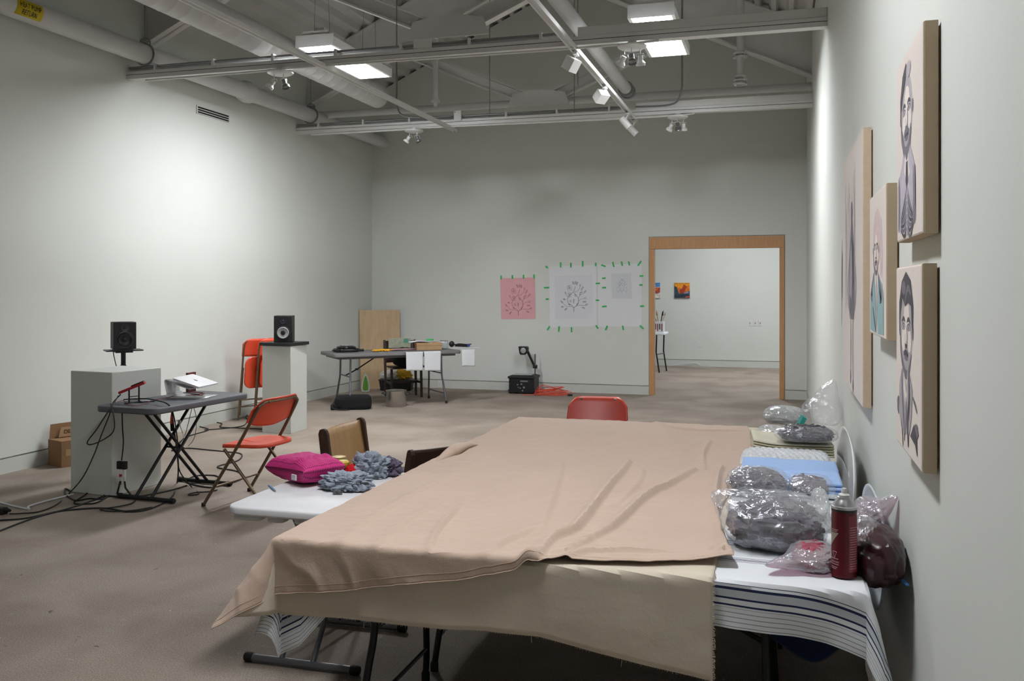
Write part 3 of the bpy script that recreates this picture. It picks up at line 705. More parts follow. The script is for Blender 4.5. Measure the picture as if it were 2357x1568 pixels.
for k in range(150):
    tt_ = .35 + .65 * k / 150; p = g(1, .0) if False else g(1.0, .88 + .12 * k / 150 if k > 20 else .8 + .08 * k / 20)
    q = p + Vector((rnd.uniform(.002, .009), -rnd.uniform(0, .004), rnd.uniform(-.008, .003)))
    b.tube([p + Vector((-.002, -.001, 0)), (p + q) / 2 + Vector((.002, -.002, .002)), q], .0007, 4)
for k in range(220):
    s_ = k / 220; p = g(s_, 1.0); q = p + Vector((rnd.uniform(-.003, .003), rnd.uniform(-.002, .001), -rnd.uniform(.002, .006 if k % 37 else .03)))
    b.tube([p, (p + q) / 2 + Vector((rnd.uniform(-.001, .001), 0, 0)), q], .0005, 4)
fr = b.build('frayed_edge', canvasm, cv, world=True); fr['kind'] = 'stuff'
# ---- peach cloth on top
def Q(px, py): p = onZ(px, py, .775); return (p.x, p.y)
rid = [([Q(1241, 1277), Q(1273, 1239), Q(1327, 1217), Q(1368, 1163), Q(1425, 1093), Q(1448, 1060)], .022, .022),
       ([Q(1310, 1262), Q(1400, 1217), Q(1441, 1185), Q(1495, 1137), Q(1546, 1112), Q(1600, 1078)], .020, .022),
       ([Q(1240, 1225), Q(1272, 1144), Q(1295, 1067)], .010, .024),
       ([Q(1640, 1260), Q(1672, 1270), Q(1655, 1200), Q(1648, 1150), Q(1655, 1095), Q(1662, 1070)], .020, .018),
       ([Q(1622, 1075), Q(1620, 1040), Q(1636, 1014)], .010, .016),
       ([Q(1120, 1270), Q(1170, 1240), Q(1230, 1215)], .009, .02),
       ([Q(990, 1258), Q(1010, 1215), Q(1060, 1160)], .010, .014),
       ([Q(780, 1248), Q(840, 1200), Q(960, 1130), Q(1080, 1065)], .007, .02),
       ([Q(860, 1255), Q(930, 1200), Q(1020, 1150)], .007, .018),
       ([Q(1420, 1160), Q(1470, 1110), Q(1480, 1080)], .008, .018),
       ([Q(1290, 1290), Q(1330, 1272), Q(1420, 1262), Q(1520, 1264)], .010, .016),
       ([Q(1500, 965), Q(1560, 985), Q(1650, 990), Q(1720, 990)], .009, .03)]
rf = ridge_fn(rid)
def hp_(u, v): return 1.5 * rf(u, v) + .006 * (1 + fbm(u, v, 2.6, 4, 1)) + .003 * (1 + fbm(u + v * .6, v - u * .4, 11, 3, 4))
er = interp([(2.80, -.135), (2.95, -.135), (3.25, -.19), (3.55, -.225), (3.9, -.205), (4.2, -.135), (4.6, -.115), (5.2, -.145), (5.6, -.165), (5.9, -.19)])
fl_p = interp([(-1.95, .26), (-1.85, .255), (-1.64, .19), (-1.4, .16), (-1.2, .12), (-1.0, .09), (-.85, .055), (-.74, .03), (-.70, -.005), (-.62, -.02), (-.40, -.06), (-.25, -.12), (-.1, -.14)])
bk = lambda u: 5.86 + .0 * u
g = drape_cloth(0, 0, TX0 - .24, -.135, 5.86, fl_p, TZ + .0145, 0, 0, .35, TX0 - .020, TX1 + .03, TY0 - .024, hp_, edge_r=er, wav=.008, seed=1, flare_l=.60)
NU, NV = 300, 360
b = MB()
arch = onZ(1215, 1290, .76)
def gp(s, t):
    p = g(s, t)
    d = math.hypot((p.x - arch.x) / .022, (p.y - (TY0 - .02)) / .05)      # the little tunnel under the hem
    if d < 3 and p.y < TY0 + .2: p.z += .028 * math.exp(-d * d * .7); p.y -= .006 * math.exp(-d * d)
    if t > .97: p.z += .002
    d = math.hypot(p.x + .15, p.y - 2.95)
    if d < .12: p.z += .025 * (1 - d / .12) ** 1.2
    return p
b.grid(NU, NV, gp)
pc = b.build('peach_cloth', pinkm, loc=((TX0 + TX1) / 2, TY0 + 1, TZ), solid=.0016)
tag(pc, 'wrinkled peach cotton sheet spread over the joined foreground tables', 'cloth')
b = MB(); hem = [gp(i / 160, 1.0) + Vector((0, -.0012, .002)) for i in range(161)]; b.tube(hem, .002, 6, flat=.6)
hem2 = [gp(i / 160, .992) + Vector((0, -.0012, .001)) for i in range(161)]; b.tube(hem2, .0006, 4)
b.build('stitched_hem', pinkm, pc, world=True)
# bunched corner of the sheet at the left far edge
b = MB()
P = [onZ(1006, 1064, .762), onZ(1030, 1046, .775), onZ(1050, 1034, .79), onZ(1072, 1026, .785), onZ(1100, 1024, .770)]
b.tube(cat(P, 6), [.004 + .030 * math.sin(PI * min(1, k / 24 + .05)) for k in range(25)], 12, flat=.8)
b.build('bunched_fold', pinkm, pc, world=True)

# ================================================================ SMALL X-LEG TABLES
def x_table(x, y, rz, h, L, W, label, topm, legm, pocket=False, th=.045):
    """long side on local y"""
    t = thing('small_folding_table', label, 'table', (x, y, 0), rz)
    b = MB(); b.rrect(W, L, .075, h - th, h, bev=.008, n=8)
    if pocket:
        for xx, ww in ((-.165, .13), (-.03, .08), (.14, .17)): b.rrect(ww, .07, .02, h - th - .022, h - th + .002, 0, TR(xx, -L / 2 + .048, 0))
        b.rrect(W * .8, .10, .03, h - th - .025, h - th + .002, 0, TR(0, L / 2 - .1, 0))
    b.build('tabletop', topm, t)
    yf = .33 if L > .9 else .25; wf = .26 if W > .5 else .22
    for s in (-1, 1):
        b = MB(); b.tube([(-wf, s * yf, .02), (wf, s * yf, .02)], .017, 12); b.build('foot', legm, t)
        for q in (-1, 1):
            b = MB(); b.lathe([(0, 0), (.017, 0), (.021, .006), (.021, .035), (.018, .04)], 12, 0, TR(q * (wf + .012), s * yf, .021) @ Matrix.Rotation(-q * PI / 2, 4, 'Y')); b.build('foot_cap', blackr, t)
        for q in (-1, 1):
            xo = (.075 if s < 0 else .045) * q + (-.02)
            b = MB(); b.tube([(xo, s * yf, .03), (xo, -s * yf * .92, h - th - .004)], .0125, 10); b.build('leg', legm, t)
    b = MB(); b.tube([(-.105, 0, h * .48), (.07, 0, h * .48)], .008, 8); b.build('pivot_bar', legm, t)
    for s in (-1, 1):
        b = MB(); b.tube([(-.12, s * yf * .92, h - th - .008), (.09, s * yf * .92, h - th - .008)], .01, 8); b.build('top_bar', legm, t)
    return t
x_table(-4.60, 6.235, R(-5), .74, 1.12, .58, 'slate grey small folding table holding the laptop stand', greyp2, blackt)
x_table(-1.955, 3.74, 0, .715, .86, .53, 'white scuffed small folding table beside the peach cloth', mat('white_moulded_plastic', 'd4d4d6', .55, noise_amt=.06, nscale=7, bump=.1, bscale=40), greyt, True, .035)

# ================================================================ CHAIRS
def fold_chair(label, shell, x, y, rz, group='orange folding chairs', name='folding_chair'):
    t = thing(name, label, 'chair', (x, y, 0), rz, group)
    tops = []
    for s in (-1, 1):
        b = MB(); b.tube(cat([(.27, s * .225, .012), (.0, s * .215, .43), (-.155, s * .205, .69), (-.185, s * .185, .745), (-.19, s * .12, .768)], 6), .0115, 10); b.lathe([(.014, 0), (.014, .025)], 10, 1, TR(.272, s * .225, 0)); b.build('front_leg', [bronze, blackr], t)
        b = MB(); b.tube([(.12, s * .195, .415), (-.24, s * .2, .012)], .0105, 10); b.lathe([(.014, 0), (.014, .025)], 10, 1, TR(-.243, s * .2, 0)); b.build('rear_leg', [bronze, blackr], t)
    b = MB(); b.tube([(-.195, -.125, .762), (-.205, 0, .762), (-.195, .125, .762)], .009, 10); b.build('top_rail', bronze, t)
    b = MB(); b.tube([(-.15, -.2, .11), (-.15, .2, .11)], .008, 8); b.build('crossbar', bronze, t)
    b = MB(); b.tube([(.18, -.22, .145), (.18, .22, .145)], .008, 8); b.build('crossbar', bronze, t)
    def seat(u, v):
        a = 2 * PI * u; k = v; e = .55
        cx, cy = math.cos(a), math.sin(a); px_ = math.copysign(abs(cx) ** e, cx) * .195; py2 = math.copysign(abs(cy) ** e, cy) * .197
        if cx < 0: py2 *= .93
        return Vector((px_ * k, py2 * k, .442 + .012 * k ** 3 - .012 * (1 - k) - (.02 * max(0, cx) * k ** 4)))
    b = MB(); b.grid(49, 12, seat); b.grid(49, 3, lambda u, v: seat(u, 1) * 1 - Vector((0, 0, .022 * v)) + Vector((0, 0, 0))); b.build('seat', shell, t, solid=.006)
    def back(u, v):
        w_ = .232; yy = (u * 2 - 1); zz = v
        h0 = .585 - .012 * math.cos(yy * PI) ; h1 = .785
        edge = abs(yy)
        top = h1 - (.07 * max(0, (edge - .62) / .38) ** 2.2)
        bot = h0 + .03 * max(0, (edge - .6) / .4) ** 2
        z = bot + (top - bot) * zz
        x_ = -.105 - (z - .585) * .44 - .030 * (1 - yy * yy) + .020
        if zz > .9: x_ -= .012 * (zz - .9) / .1
        return Vector((x_, yy * w_ * (1 - .03 * zz), z))
    b = MB(); b.grid(41, 16, back); b.build('backrest', shell, t, solid=.009)
    return t
oc = fold_chair('orange folding chair standing open between laptop table and white table', orange, -3.80, 6.13, R(175)); oc.scale = (1.05, 1.2, 1.03)
fold_chair('red folding chair tucked behind the far edge of the peach cloth', redor, onZ(1383, 912, .78).x + .02, onZ(1383, 912, .78).y - .3, R(-84))
def folded(label, x, y, rz, lean):
    """closed folding chair leaning on the wall, local x points to the wall"""
    t = thing('folded_chair', label, 'chair', (x, y, 0), rz, 'folded orange chairs against left wall')
    M = Matrix.Rotation(lean, 4, 'Y')
    for s in (-1, 1):
        b = MB(); b.tube(cat([(0, s * .22, .015), (0, s * .215, .6), (0, s * .21, .88), (0, s * .17, .94), (0, s * .1, .955)], 6), .0115, 8, 0, M); b.build('front_leg', bronze, t)
        b = MB(); b.tube([(.03, s * .19, .06), (.03, s * .19, .62)], .0105, 8, 0, M); b.build('rear_leg', bronze, t)
    b = MB(); b.tube([(0, -.22, .25), (0, .22, .25)], .008, 8, 0, M); b.tube([(.03, -.19, .16), (.03, .19, .16)], .008, 8, 0, M); b.build('crossbar', bronze, t)
    b = MB(); b.rrect(.37, .38, .09, -.008, .014, 0, M @ TR(-.02, 0, .57) @ Matrix.Rotation(PI / 2, 4, 'Y')); b.build('seat', orange, t)
    def back(u, v):
        yy = u * 2 - 1; top = .965 - .06 * max(0, (abs(yy) - .6) / .4) ** 2
        return M @ Vector((-.012 - .03 * (1 - yy * yy) + .02, yy * .228, .76 + (top - .76) * v))
    b = MB(); b.grid(31, 8, back); b.build('backrest', orange, t, solid=.012)
    return t
fp = onZ(578, 953, 0)
folded('folded orange chair leaning on left wall, outer one of the pair', -6.21, 9.96, R(150), R(-9)).scale = (1, 1.05, 1.06)
folded('folded orange chair on left wall, the one behind the tall white pedestal', -6.03, 10.03, R(147), R(-9)).scale = (1, 1.05, 1.06)

def wood_chair(label, x, y, rz, panel, name='wooden_chair', hb=.80):
    t = thing(name, label, 'chair', (x, y, 0), rz, 'dark framed wooden chairs')
    for s in (-1, 1):
        b = MB(); pf = [(-.17, 0), (-.125, 0), (-.15, .42), (-.205, hb - .03), (-.215, hb - .008), (-.235, hb), (-.255, hb - .008), (-.262, hb - .03), (-.215, .42)]
        b.prism(pf, s * .235 - .014, s * .235 + .014, 'y'); b.build('rear_post', darkw, t, bevel=.005, smooth=False)
        b = MB(); b.prism([(.17, 0), (.21, 0), (.185, .43), (.135, .43)], s * .225 - .015, s * .225 + .015, 'y'); b.build('front_leg', darkw, t, bevel=.005, smooth=False)
        b = MB(); b.prism([(-.17, .2), (.17, .2), (.17, .235), (-.17, .235)], s * .228 - .009, s * .228 + .009, 'y'); b.build('side_stretcher', darkw, t, bevel=.003, smooth=False)
    b = MB(); b.box(-.015, .015, -.22, .22, .2, .235); b.build('cross_stretcher', darkw, t, bevel=.003, smooth=False)
    b = MB(); b.rrect(.42, .43, .03, .43, .452); b.build('seat', panel, t)
    def bk2(u, v):
        yy = (u * 2 - 1); z = .50 + (hb - .515) * v
        return Vector((-.175 - (z - .5) * .20 - .03 * (1 - yy * yy), yy * .222, z))
    b = MB(); b.grid(24, 8, bk2); b.build('backrest', panel, t, solid=.012)
    return t
wood_chair('tan panelled wooden chair with dark rounded posts behind the white table', -2.20, 4.83, R(0), tanply, hb=.84)
p = onZ(937, 1042, .75)
wood_chair('dark brown wooden chair whose slanted back peeks over the cloth edge', -2.19, 5.44, R(146), darkw, hb=.65)
wood_chair('dark wooden chair pushed under the grey table by the back wall', -5.40, 12.70, R(-52), darkw, hb=.84)

# ================================================================ PEDESTALS, SPEAKERS
b = MB(); b.box(-.433, 0, 0, .523, 0, .966)
o = b.build('display_pedestal', pedm, bevel=.006); o.location = (-4.975, 5.95, 0); o.rotation_euler = (0, 0, R(-6)); tag(o, 'wide white display pedestal standing behind the laptop table', 'pedestal', 'white display pedestals')
b = MB(); b.box(-.36, 0, 0, .36, 0, .975); o = b.build('display_pedestal', pedm, bevel=.003); o.location = (-5.215, 9.08, 0); tag(o, 'slim white pedestal carrying the black board and speaker', 'pedestal', 'white display pedestals')
b = MB(); b.box(-.2, .2, -.2, .2, 0, .035); o = b.build('black_board', blackp, bevel=.004); o.location = (-5.40, 9.26, .976); o.rotation_euler = (0, 0, R(-4)); tag(o, 'flat black board on top of the slim pedestal', 'board')
def speaker(x, y, z, rz, w_, h_, d_, cone, label):
    t = thing('studio_speaker', label, 'speaker', (x, y, z), rz, 'black studio monitor speakers')    # faces local -y
    b = MB(); b.box(-w_ / 2, w_ / 2, -d_ / 2, d_ / 2, 0, h_); b.build('cabinet', mat('black_vinyl', '1a1a1c', .55, noise_amt=.1, bump=.1, bscale=300), t, bevel=.006)
    Mf = lambda zz: TR(0, -d_ / 2 - .001, zz) @ Matrix.Rotation(PI / 2, 4, 'X')
    r = w_ * .34
    b = MB(); b.lathe([(r * 1.12, 0), (r * 1.12, .006), (r * 1.0, .008), (r * .93, .004)], 36, 0, Mf(h_ * .36)); b.build('woofer_rim', mat('charcoal_plastic', '2b2f36', .4), t)
    b = MB(); b.lathe([(r * .95, .007), (r * .86, .012), (r * .76, .008), (r * .36, .004), (r * .34, .006)], 36, 0, Mf(h_ * .36), cap=False); b.build('woofer_cone', cone, t)
    b = MB(); b.lathe([(r * .37, .004), (r * .3, .012), (0, .016)], 20, 0, Mf(h_ * .36), cap=False); b.build('dust_cap', blackp, t)
    b = MB(); b.lathe([(.034, 0), (.034, .004), (.02, .001)], 28, 0, Mf(h_ * .8)); b.lathe([(.012, .001), (.008, .007), (0, .009)], 16, 0, Mf(h_ * .8), cap=False); b.build('tweeter', mat('charcoal_plastic', '2b2f36', .4), t)
    return t
speaker(-5.395, 9.25, 1.012, R(22), .205, .30, .20, mat('silver_cone', 'a4a5a3', .5), 'black studio speaker with pale ring cone on slim pedestal')
sx_, sy_2 = -5.50, 6.72
speaker(sx_, sy_2, 1.093, R(48), .185, .235, .18, blackp, 'black studio speaker on stand rising behind the wide pedestal')
t = thing('speaker_stand', 'thin black speaker stand rising behind the wide pedestal', 'speaker stand', (sx_, sy_2, 0), R(48))
b = MB(); b.lathe([(0, 0), (.15, 0), (.15, .012), (.03, .02), (0, .02)], 28, cap=False); b.build('base', blackt, t)
b = MB(); b.tube([(0, 0, .015), (0, 0, 1.06)], .02, 16); b.lathe([(.026, .9), (.026, .95)], 16); b.build('pole', blackt, t)
b = MB(); b.box(-.15, .15, -.1, .1, 1.075, 1.085); b.box(-.07, .07, -.06, .06, 1.06, 1.075); b.build('top_plate', blackt, t, bevel=.002)
b = MB(); b.tube(cat([(-.06, .06, 1.15), (-.07, .10, 1.09), (-.06, .06, .99), (-.03, .03, .85)], 6), .004, 6); b.build('speaker_cable', blackr, t)

# cardboard box
t = thing('cardboard_box', 'open brown cardboard box between left wall and wide pedestal', 'box', (-6.21, 6.775, 0), R(-20))
b = MB(); b.box(-.235, 0, 0, .40, 0, .238)
b.build('carton', card, t, smooth=False, bevel=.002)
b = MB(); b.prism([(.01, .236), (.40, .236), (.40, .375), (.02, .37)], -.233, -.228, 'x'); b.build('flap', card, t, smooth=False)
b = MB(); b.prism([(.08, .245), (.39, .245), (.39, .33), (.10, .335)], -.205, -.200, 'x'); fl_ = b.build('flap', card2, t, smooth=False)
b = MB(); b.box(.0005, .0015, .04, .10, .10, .16); b.build('tape_patch', card2, t)
text_mesh('DELICATE', .05, 'lettering', blackp, TR(-.1985, .24, .292) @ Matrix.Rotation(PI / 2, 4, 'Z') @ Matrix.Rotation(PI / 2, 4, 'X'), fl_)

# ================================================================ LAPTOP TABLE ITEMS
zt = .741
t = thing('laptop_stand', 'bent silver laptop stand on the slate grey table', 'stand', (-4.58, 6.40, zt), R(8))
W2 = .125
prof = [(.17, 0), (-.10, 0), (-.135, .006), (-.155, .03), (-.165, .07), (-.175, .125), (-.17, .138), (-.155, .138), (-.02, .092), (.05, .07)]
P = cat([(x_, 0, z_ + .002) for x_, z_ in prof], 5)
b = MB(); b.grid(len(P), 2, lambda u, v: Vector((P[round(u * (len(P) - 1))].x, (-1 + 2 * v) * W2 * (1.0 if P[round(u * (len(P) - 1))].z < .03 or P[round(u * (len(P) - 1))].x > -.1 else .85), P[round(u * (len(P) - 1))].z)))
b.build('bent_plate', silver, t, solid=.004)
b = MB(); b.lathe([(.022, 0), (.027, .0), (.027, .003), (.022, .003)], 24, 0, TR(-.172, -.03, .085) @ Matrix.Rotation(-PI / 2, 4, 'Y')); b.build('cable_hole_rim', whitem, t)
t2 = thing('laptop', 'closed silver laptop tilted on the stand with a dark fruit emblem', 'laptop', (-4.58, 6.42, zt + .117), R(8))
Ml = Matrix.Rotation(R(17), 4, 'Y') @ TR(0.02, 0, .0)
b = MB(); b.rrect(.24, .34, .015, .004, .013, 0, Ml); b.build('base', laptopm, t2)
b = MB(); b.rrect(.24, .34, .015, .0145, .021, 0, Ml); b.build('lid', laptopm, t2)
b = MB()
ap = []
for k in range(40):
    a = 2 * PI * k / 40; r = .017 * (1 - .12 * math.cos(2 * a) ** 8); x_, y_ = r * math.cos(a), r * .92 * math.sin(a)
    if math.hypot(x_ - .0185, y_ - .002) < .0085: dx_, dy_ = x_ - .0185, y_ - .002; q = math.hypot(dx_, dy_); x_, y_ = .0185 + dx_ / q * .0085, .002 + dy_ / q * .0085
    ap.append((x_, y_))
b.prism(ap, .0211, .0215, 'z', 0, Ml @ Matrix.Rotation(PI / 2, 4, 'Z')); b.prism([(.001, .018), (.009, .03), (.011, .028), (.008, .02)], .0211, .0215, 'z', 0, Ml @ Matrix.Rotation(PI / 2, 4, 'Z'))
b.build('emblem', blackp, t2)
mar = mat('maroon_metal', '55131a', .4); redm = mat('red_metal', '9c1c24', .4)
t = thing('audio_box', 'dark red device standing behind the laptop', 'audio device', (-4.80, 6.70, zt), R(0))
b = MB(); b.box(-.012, .012, -.055, .055, 0, .165); b.build('body', mar, t, bevel=.003)
b = MB(); b.box(.012, .014, -.045, .045, .125, .158); b.build('label_panel', mat('dull_red', '7a2028', .5), t)
t = thing('red_audio_interface', 'tilted red audio device with black screen on small black prongs', 'audio device', (-4.76, 5.92, zt), R(28))
Mr = TR(0, 0, .108, 0, 0, R(-22))
b = MB(); b.box(-.10, .10, -.035, .035, 0, .02, 0, Mr); b.build('body', redm, t, bevel=.003)
b = MB(); b.box(.0, .095, -.028, .028, .0205, .028, 0, Mr); b.build('screen', blackp, t, bevel=.002)
b = MB(); b.tube([(-.02, -.03, .002), (-.02, -.03, .11)], .006, 8); b.tube([(.04, .03, .002), (.04, .03, .125)], .006, 8); b.tube([(-.02, -.03, .05), (.04, .03, .05)], .004, 6); b.tube([(-.05, -.05, .004), (.07, .05, .004)], .004, 6); b.build('prong_stand', blackt, t)
p = onZ(325, 926, zt); b = MB(); b.rrect(.075, .115, .008, 0, .014); o = b.build('hard_drive', mat('drive_grey', '8c8f96', .4, .4)); o.location = (p.x + .02, p.y + .04, zt + .001); o.rotation_euler = (0, 0, R(-30)); tag(o, 'flat grey hard drive on slate table beneath the red device', 'hard drive')
b = MB(); P = [onZ(a, c, zt + .012) for a, c in ((435, 905), (450, 903), (468, 905), (455, 908), (440, 907), (462, 910), (470, 906))]; b.tube(cat(P, 6), .004, 6)
tag(b.build('red_cable', mat('red_rubber', '7d1f26', .5), loc=P[0]), 'small coil of dark red cable under the tilted laptop', 'cable')
b = MB(); P = [onZ(a, c, zt + .007) for a, c in ((270, 926), (285, 922), (300, 934), (330, 931), (350, 922), (375, 918), (400, 912))]; b.tube(cat(P, 6), .0025, 6)
tag(b.build('red_cable', mat('red_rubber', '7d1f26', .5), loc=P[0]), 'thin red cable snaking across the slate table under the red device', 'cable')

# cables hanging and on the floor
def cable(name, label, pts, r=.006, m=blackr, cat_='cable', group='black cables', parts=None):
    """pts: list of world points"""
    b = MB(); P = cat(pts, 7); b.tube(P, r, 7); o = b.build(name, m, loc=P[0]); tag(o, label, cat_, group); return o
def fl(pts, z=.007): return zpath(pts, z)
def hang(pts, y): return [onY(a, c, y) for a, c in pts]
T0 = onZ(262, 922, zt + .01)
cable('audio_cable', 'black cable looping from red device down the pedestal front to the left floor', [onY(278, 908, 5.86), onY(262, 925, 5.80), onY(250, 945, 5.62), onY(225, 985, 5.6), onY(201, 1018, 5.6), onY(213, 1023, 5.6), onY(245, 1008, 5.6), onY(262, 990, 5.6), onY(262, 960, 5.62), onY(255, 930, 5.72)], .0045)
cable('audio_cable', 'black cable running from red device past pedestal corner to the wall plug', [onY(272, 912, 5.86), onY(258, 938, 5.62), onY(248, 965, 5.6), onY(230, 1010, 5.58), onY(215, 1050, 5.55), onY(190, 1100, 5.5), *fl([(160, 1135), (130, 1162), (90, 1178), (50, 1182), (22, 1183)])], .0045)
cable('audio_cable', 'thick black cable from coil by pedestal to lower left corner', fl([(-40, 1240), (0, 1222), (80, 1192), (160, 1170), (215, 1152), (245, 1142), (300, 1145), (380, 1132), (430, 1118)]), .006)
cable('audio_cable', 'black cable along floor entering the frame below the wall plug', fl([(-40, 1202), (0, 1198), (60, 1193), (130, 1178), (185, 1172), (240, 1170), (300, 1178), (350, 1170), (395, 1145), (408, 1110)]) + [onY(410, 1060, 6.15), onY(402, 1000, 6.2), onY(395, 945, 6.2)], .006)
cable('cable_coil', 'round coil of black cable on the floor at the wide pedestal foot', fl([(160, 1130), (150, 1125), (152, 1140), (175, 1152), (205, 1148), (235, 1148), (238, 1135), (215, 1125), (195, 1140), (170, 1158), (200, 1160), (228, 1155), (268, 1130), (280, 1120)]) + [onY(276, 1110, 5.88)], .0055)
cable('cable_coil', 'black cable loop on the floor in front of the slate table foot', fl([(312, 1152), (300, 1160), (262, 1168), (230, 1172), (250, 1177), (300, 1176), (350, 1168)], .012), .0055)
cable('audio_cable', 'pair of black cables dangling under slate table to connectors', [onY(281, 948, 5.86), onY(282, 985, 5.85), onY(284, 1020, 5.84), onY(280, 1060, 5.84)], .005)
t = thing('audio_connector', 'black adapter with two silver plugs hanging under the slate table', 'connector', onY(281, 1062, 5.84))
b = MB(); b.box(-.04, -.003, -.015, .015, -.06, 0); b.build('adapter', blackr, t, bevel=.004); b = MB(); b.box(.003, .04, -.015, .015, -.06, 0); b.build('adapter', blackr, t, bevel=.004)
for s in (-1, 1):
    b = MB(); b.lathe([(.008, 0), (.01, .02), (.01, .08), (.007, .09)], 12, 0, TR(s * .018 + .004, 0, -.15 + 0)); b.build('plug', silver, t)
    b = MB(); b.lathe([(.011, 0), (.011, .02)], 12, 0, TR(s * .018 + .004, 0, -.118)); b.build('colour_ring', redm if s < 0 else whitem, t)
    b = MB(); b.tube([(s * .018 + .004, 0, -.15), (s * .03, 0, -.20), (s * .06, .02, -.255)], .007, 8); b.build('cable_boot', blackr, t)
cable('audio_cable', 'black cable bundle crossing the slate table and dropping past its legs', [onZ(285, 920, zt + .012), onZ(330, 918, zt + .03), onZ(360, 922, zt + .03), onZ(385, 930, zt + .02), onY(398, 950, 6.0), onY(408, 1010, 6.0), onY(412, 1080, 6.05), *fl([(440, 1120), (458, 1136), (440, 1140), (434, 1138), (450, 1134), (480, 1132), (500, 1128)])], .005)
cable('audio_cable', 'black cable on the floor between slate table and left wall', fl([(398, 1032), (430, 1006), (480, 990), (460, 982), (452, 975), (480, 971), (510, 975), (507, 983), (540, 985), (606, 988)]), .006)
cable('audio_cable', 'second black cable winding behind the slate table to slim pedestal', fl([(470, 990), (520, 986), (560, 980), (572, 965), (582, 955), (574, 952), (566, 962), (580, 968), (606, 970)]), .006)
cable('cable_coil', 'black cable coil beneath the orange folding chair', fl([(400, 1035), (420, 1028), (395, 1038), (430, 1032), (480, 1036), (520, 1040), (555, 1045), (548, 1060), (500, 1075), (545, 1085), (560, 1100), (520, 1115), (480, 1122), (430, 1110), (450, 1096), (495, 1095), (500, 1105), (440, 1112)]), .006)
cable('thin_cable', 'thin black wire hanging behind slate table to the floor', hang([(442, 938), (432, 980), (424, 1005)], 6.9) + fl([(410, 1025), (395, 1030)]), .003, blackr)
cable('thin_cable', 'thin brown wire hanging behind slate table right of the black wire', hang([(446, 938), (452, 965), (448, 1005)], 6.9) + fl([(435, 1025), (415, 1032)]), .003, mat('brown_rubber', '4a2a24', .6))
cable('white_cable', 'white cable across the floor at far left', fl([(-30, 1152), (0, 1157), (30, 1165), (66, 1172), (66, 1166), (100, 1155), (140, 1145), (168, 1138)]), .007, paperm, group='white cables')
t = thing('power_plug', 'black power adapter on the floor at the left frame edge', 'plug', onZ(4, 1184, 0)); t.location.z = 0
b = MB(); b.box(-.06, .03, -.03, .03, .0, .05); b.build('body', blackr, t, bevel=.008)
b = MB(); b.tube([(.03, 0, .035), (.075, 0, .03)], [.018, .01], 10); b.build('strain_relief', blackr, t)
t = thing('orange_plug', 'orange tipped cable plug dangling under the slate table', 'plug', onY(395, 975, 6.2))
b = MB(); b.tube([(0, 0, 0), (0, 0, .05), (0, 0, .08)], [.012, .01, .005], 10); b.build('tip', mat('neon_orange', 'e0502a', .5), t)
b = MB(); b.tube([(0, 0, 0), (.004, 0, -.06)], .011, 8); b.build('sleeve', blackr, t)
t = thing('white_connector', 'small white connector dangling beside the orange plug', 'connector', onY(413, 972, 6.25))
b = MB(); b.box(-.012, .012, -.008, .008, -.015, .015); b.build('body', whitem, t, bevel=.002)
b = MB(); b.tube(cat([(0, 0, -.015), (.02, 0, -.06), (.04, 0, -.11)], 4), .003, 6); b.lathe([(.007, -.125), (.007, -.105)], 8, 0, TR(.04, 0, 0)); b.build('lead', whitem, t)

# ================================================================ PAINTED CANVASES ON THE RIGHT WALL
XFACE = XR - .042
ink1 = mat('ink_dark', '424047', .7, noise_amt=.15, nscale=40); ink2 = mat('ink_mid', '6f6b74', .7, noise_amt=.15, nscale=40); ink3 = mat('ink_light', 'a9a4a8', .7, noise_amt=.12, nscale=40)
rosy = mat('rose_wash', 'cdbab6', .7, noise_amt=.06, nscale=30); tealw = mat('teal_wash', '8fb0b4', .7, noise_amt=.1, nscale=30); lil = mat('lilac_wash', 'b9b2bd', .7, noise_amt=.1, nscale=30); cream = mat('cream_ground', 'e3d9d0', .7, noise_amt=.02)
INK = [ink1, ink2, ink3, rosy, tealw, lil, cream]
def ell(cx, cy, rx, ry, n=26, a0=0, a1=360, j=.0, seed=0):
    r_ = random.Random(seed); return [(cx + rx * math.cos(R(a0 + (a1 - a0) * k / n)) * (1 + r_.uniform(-j, j)), cy + ry * math.sin(R(a0 + (a1 - a0) * k / n)) * (1 + r_.uniform(-j, j))) for k in range(n + (0 if a1 - a0 == 360 else 1))]
def stroke(pts, w_):
    """tapered brush stroke polygon"""
    P = [Vector((a, c, 0)) for a, c in pts]; P = cat(P, 5); L_, R_ = [], []
    for i, p in enumerate(P):
        a = P[max(i - 1, 0)]; c = P[min(i + 1, len(P) - 1)]; d = (c - a).normalized(); nn = Vector((-d.y, d.x, 0)); k = w_ * (math.sin(PI * (i + .6) / (len(P) + .2)) ** .5)
        L_.append(p + nn * k); R_.append(p - nn * k)
    return [(q.x, q.y) for q in L_ + R_[::-1]]
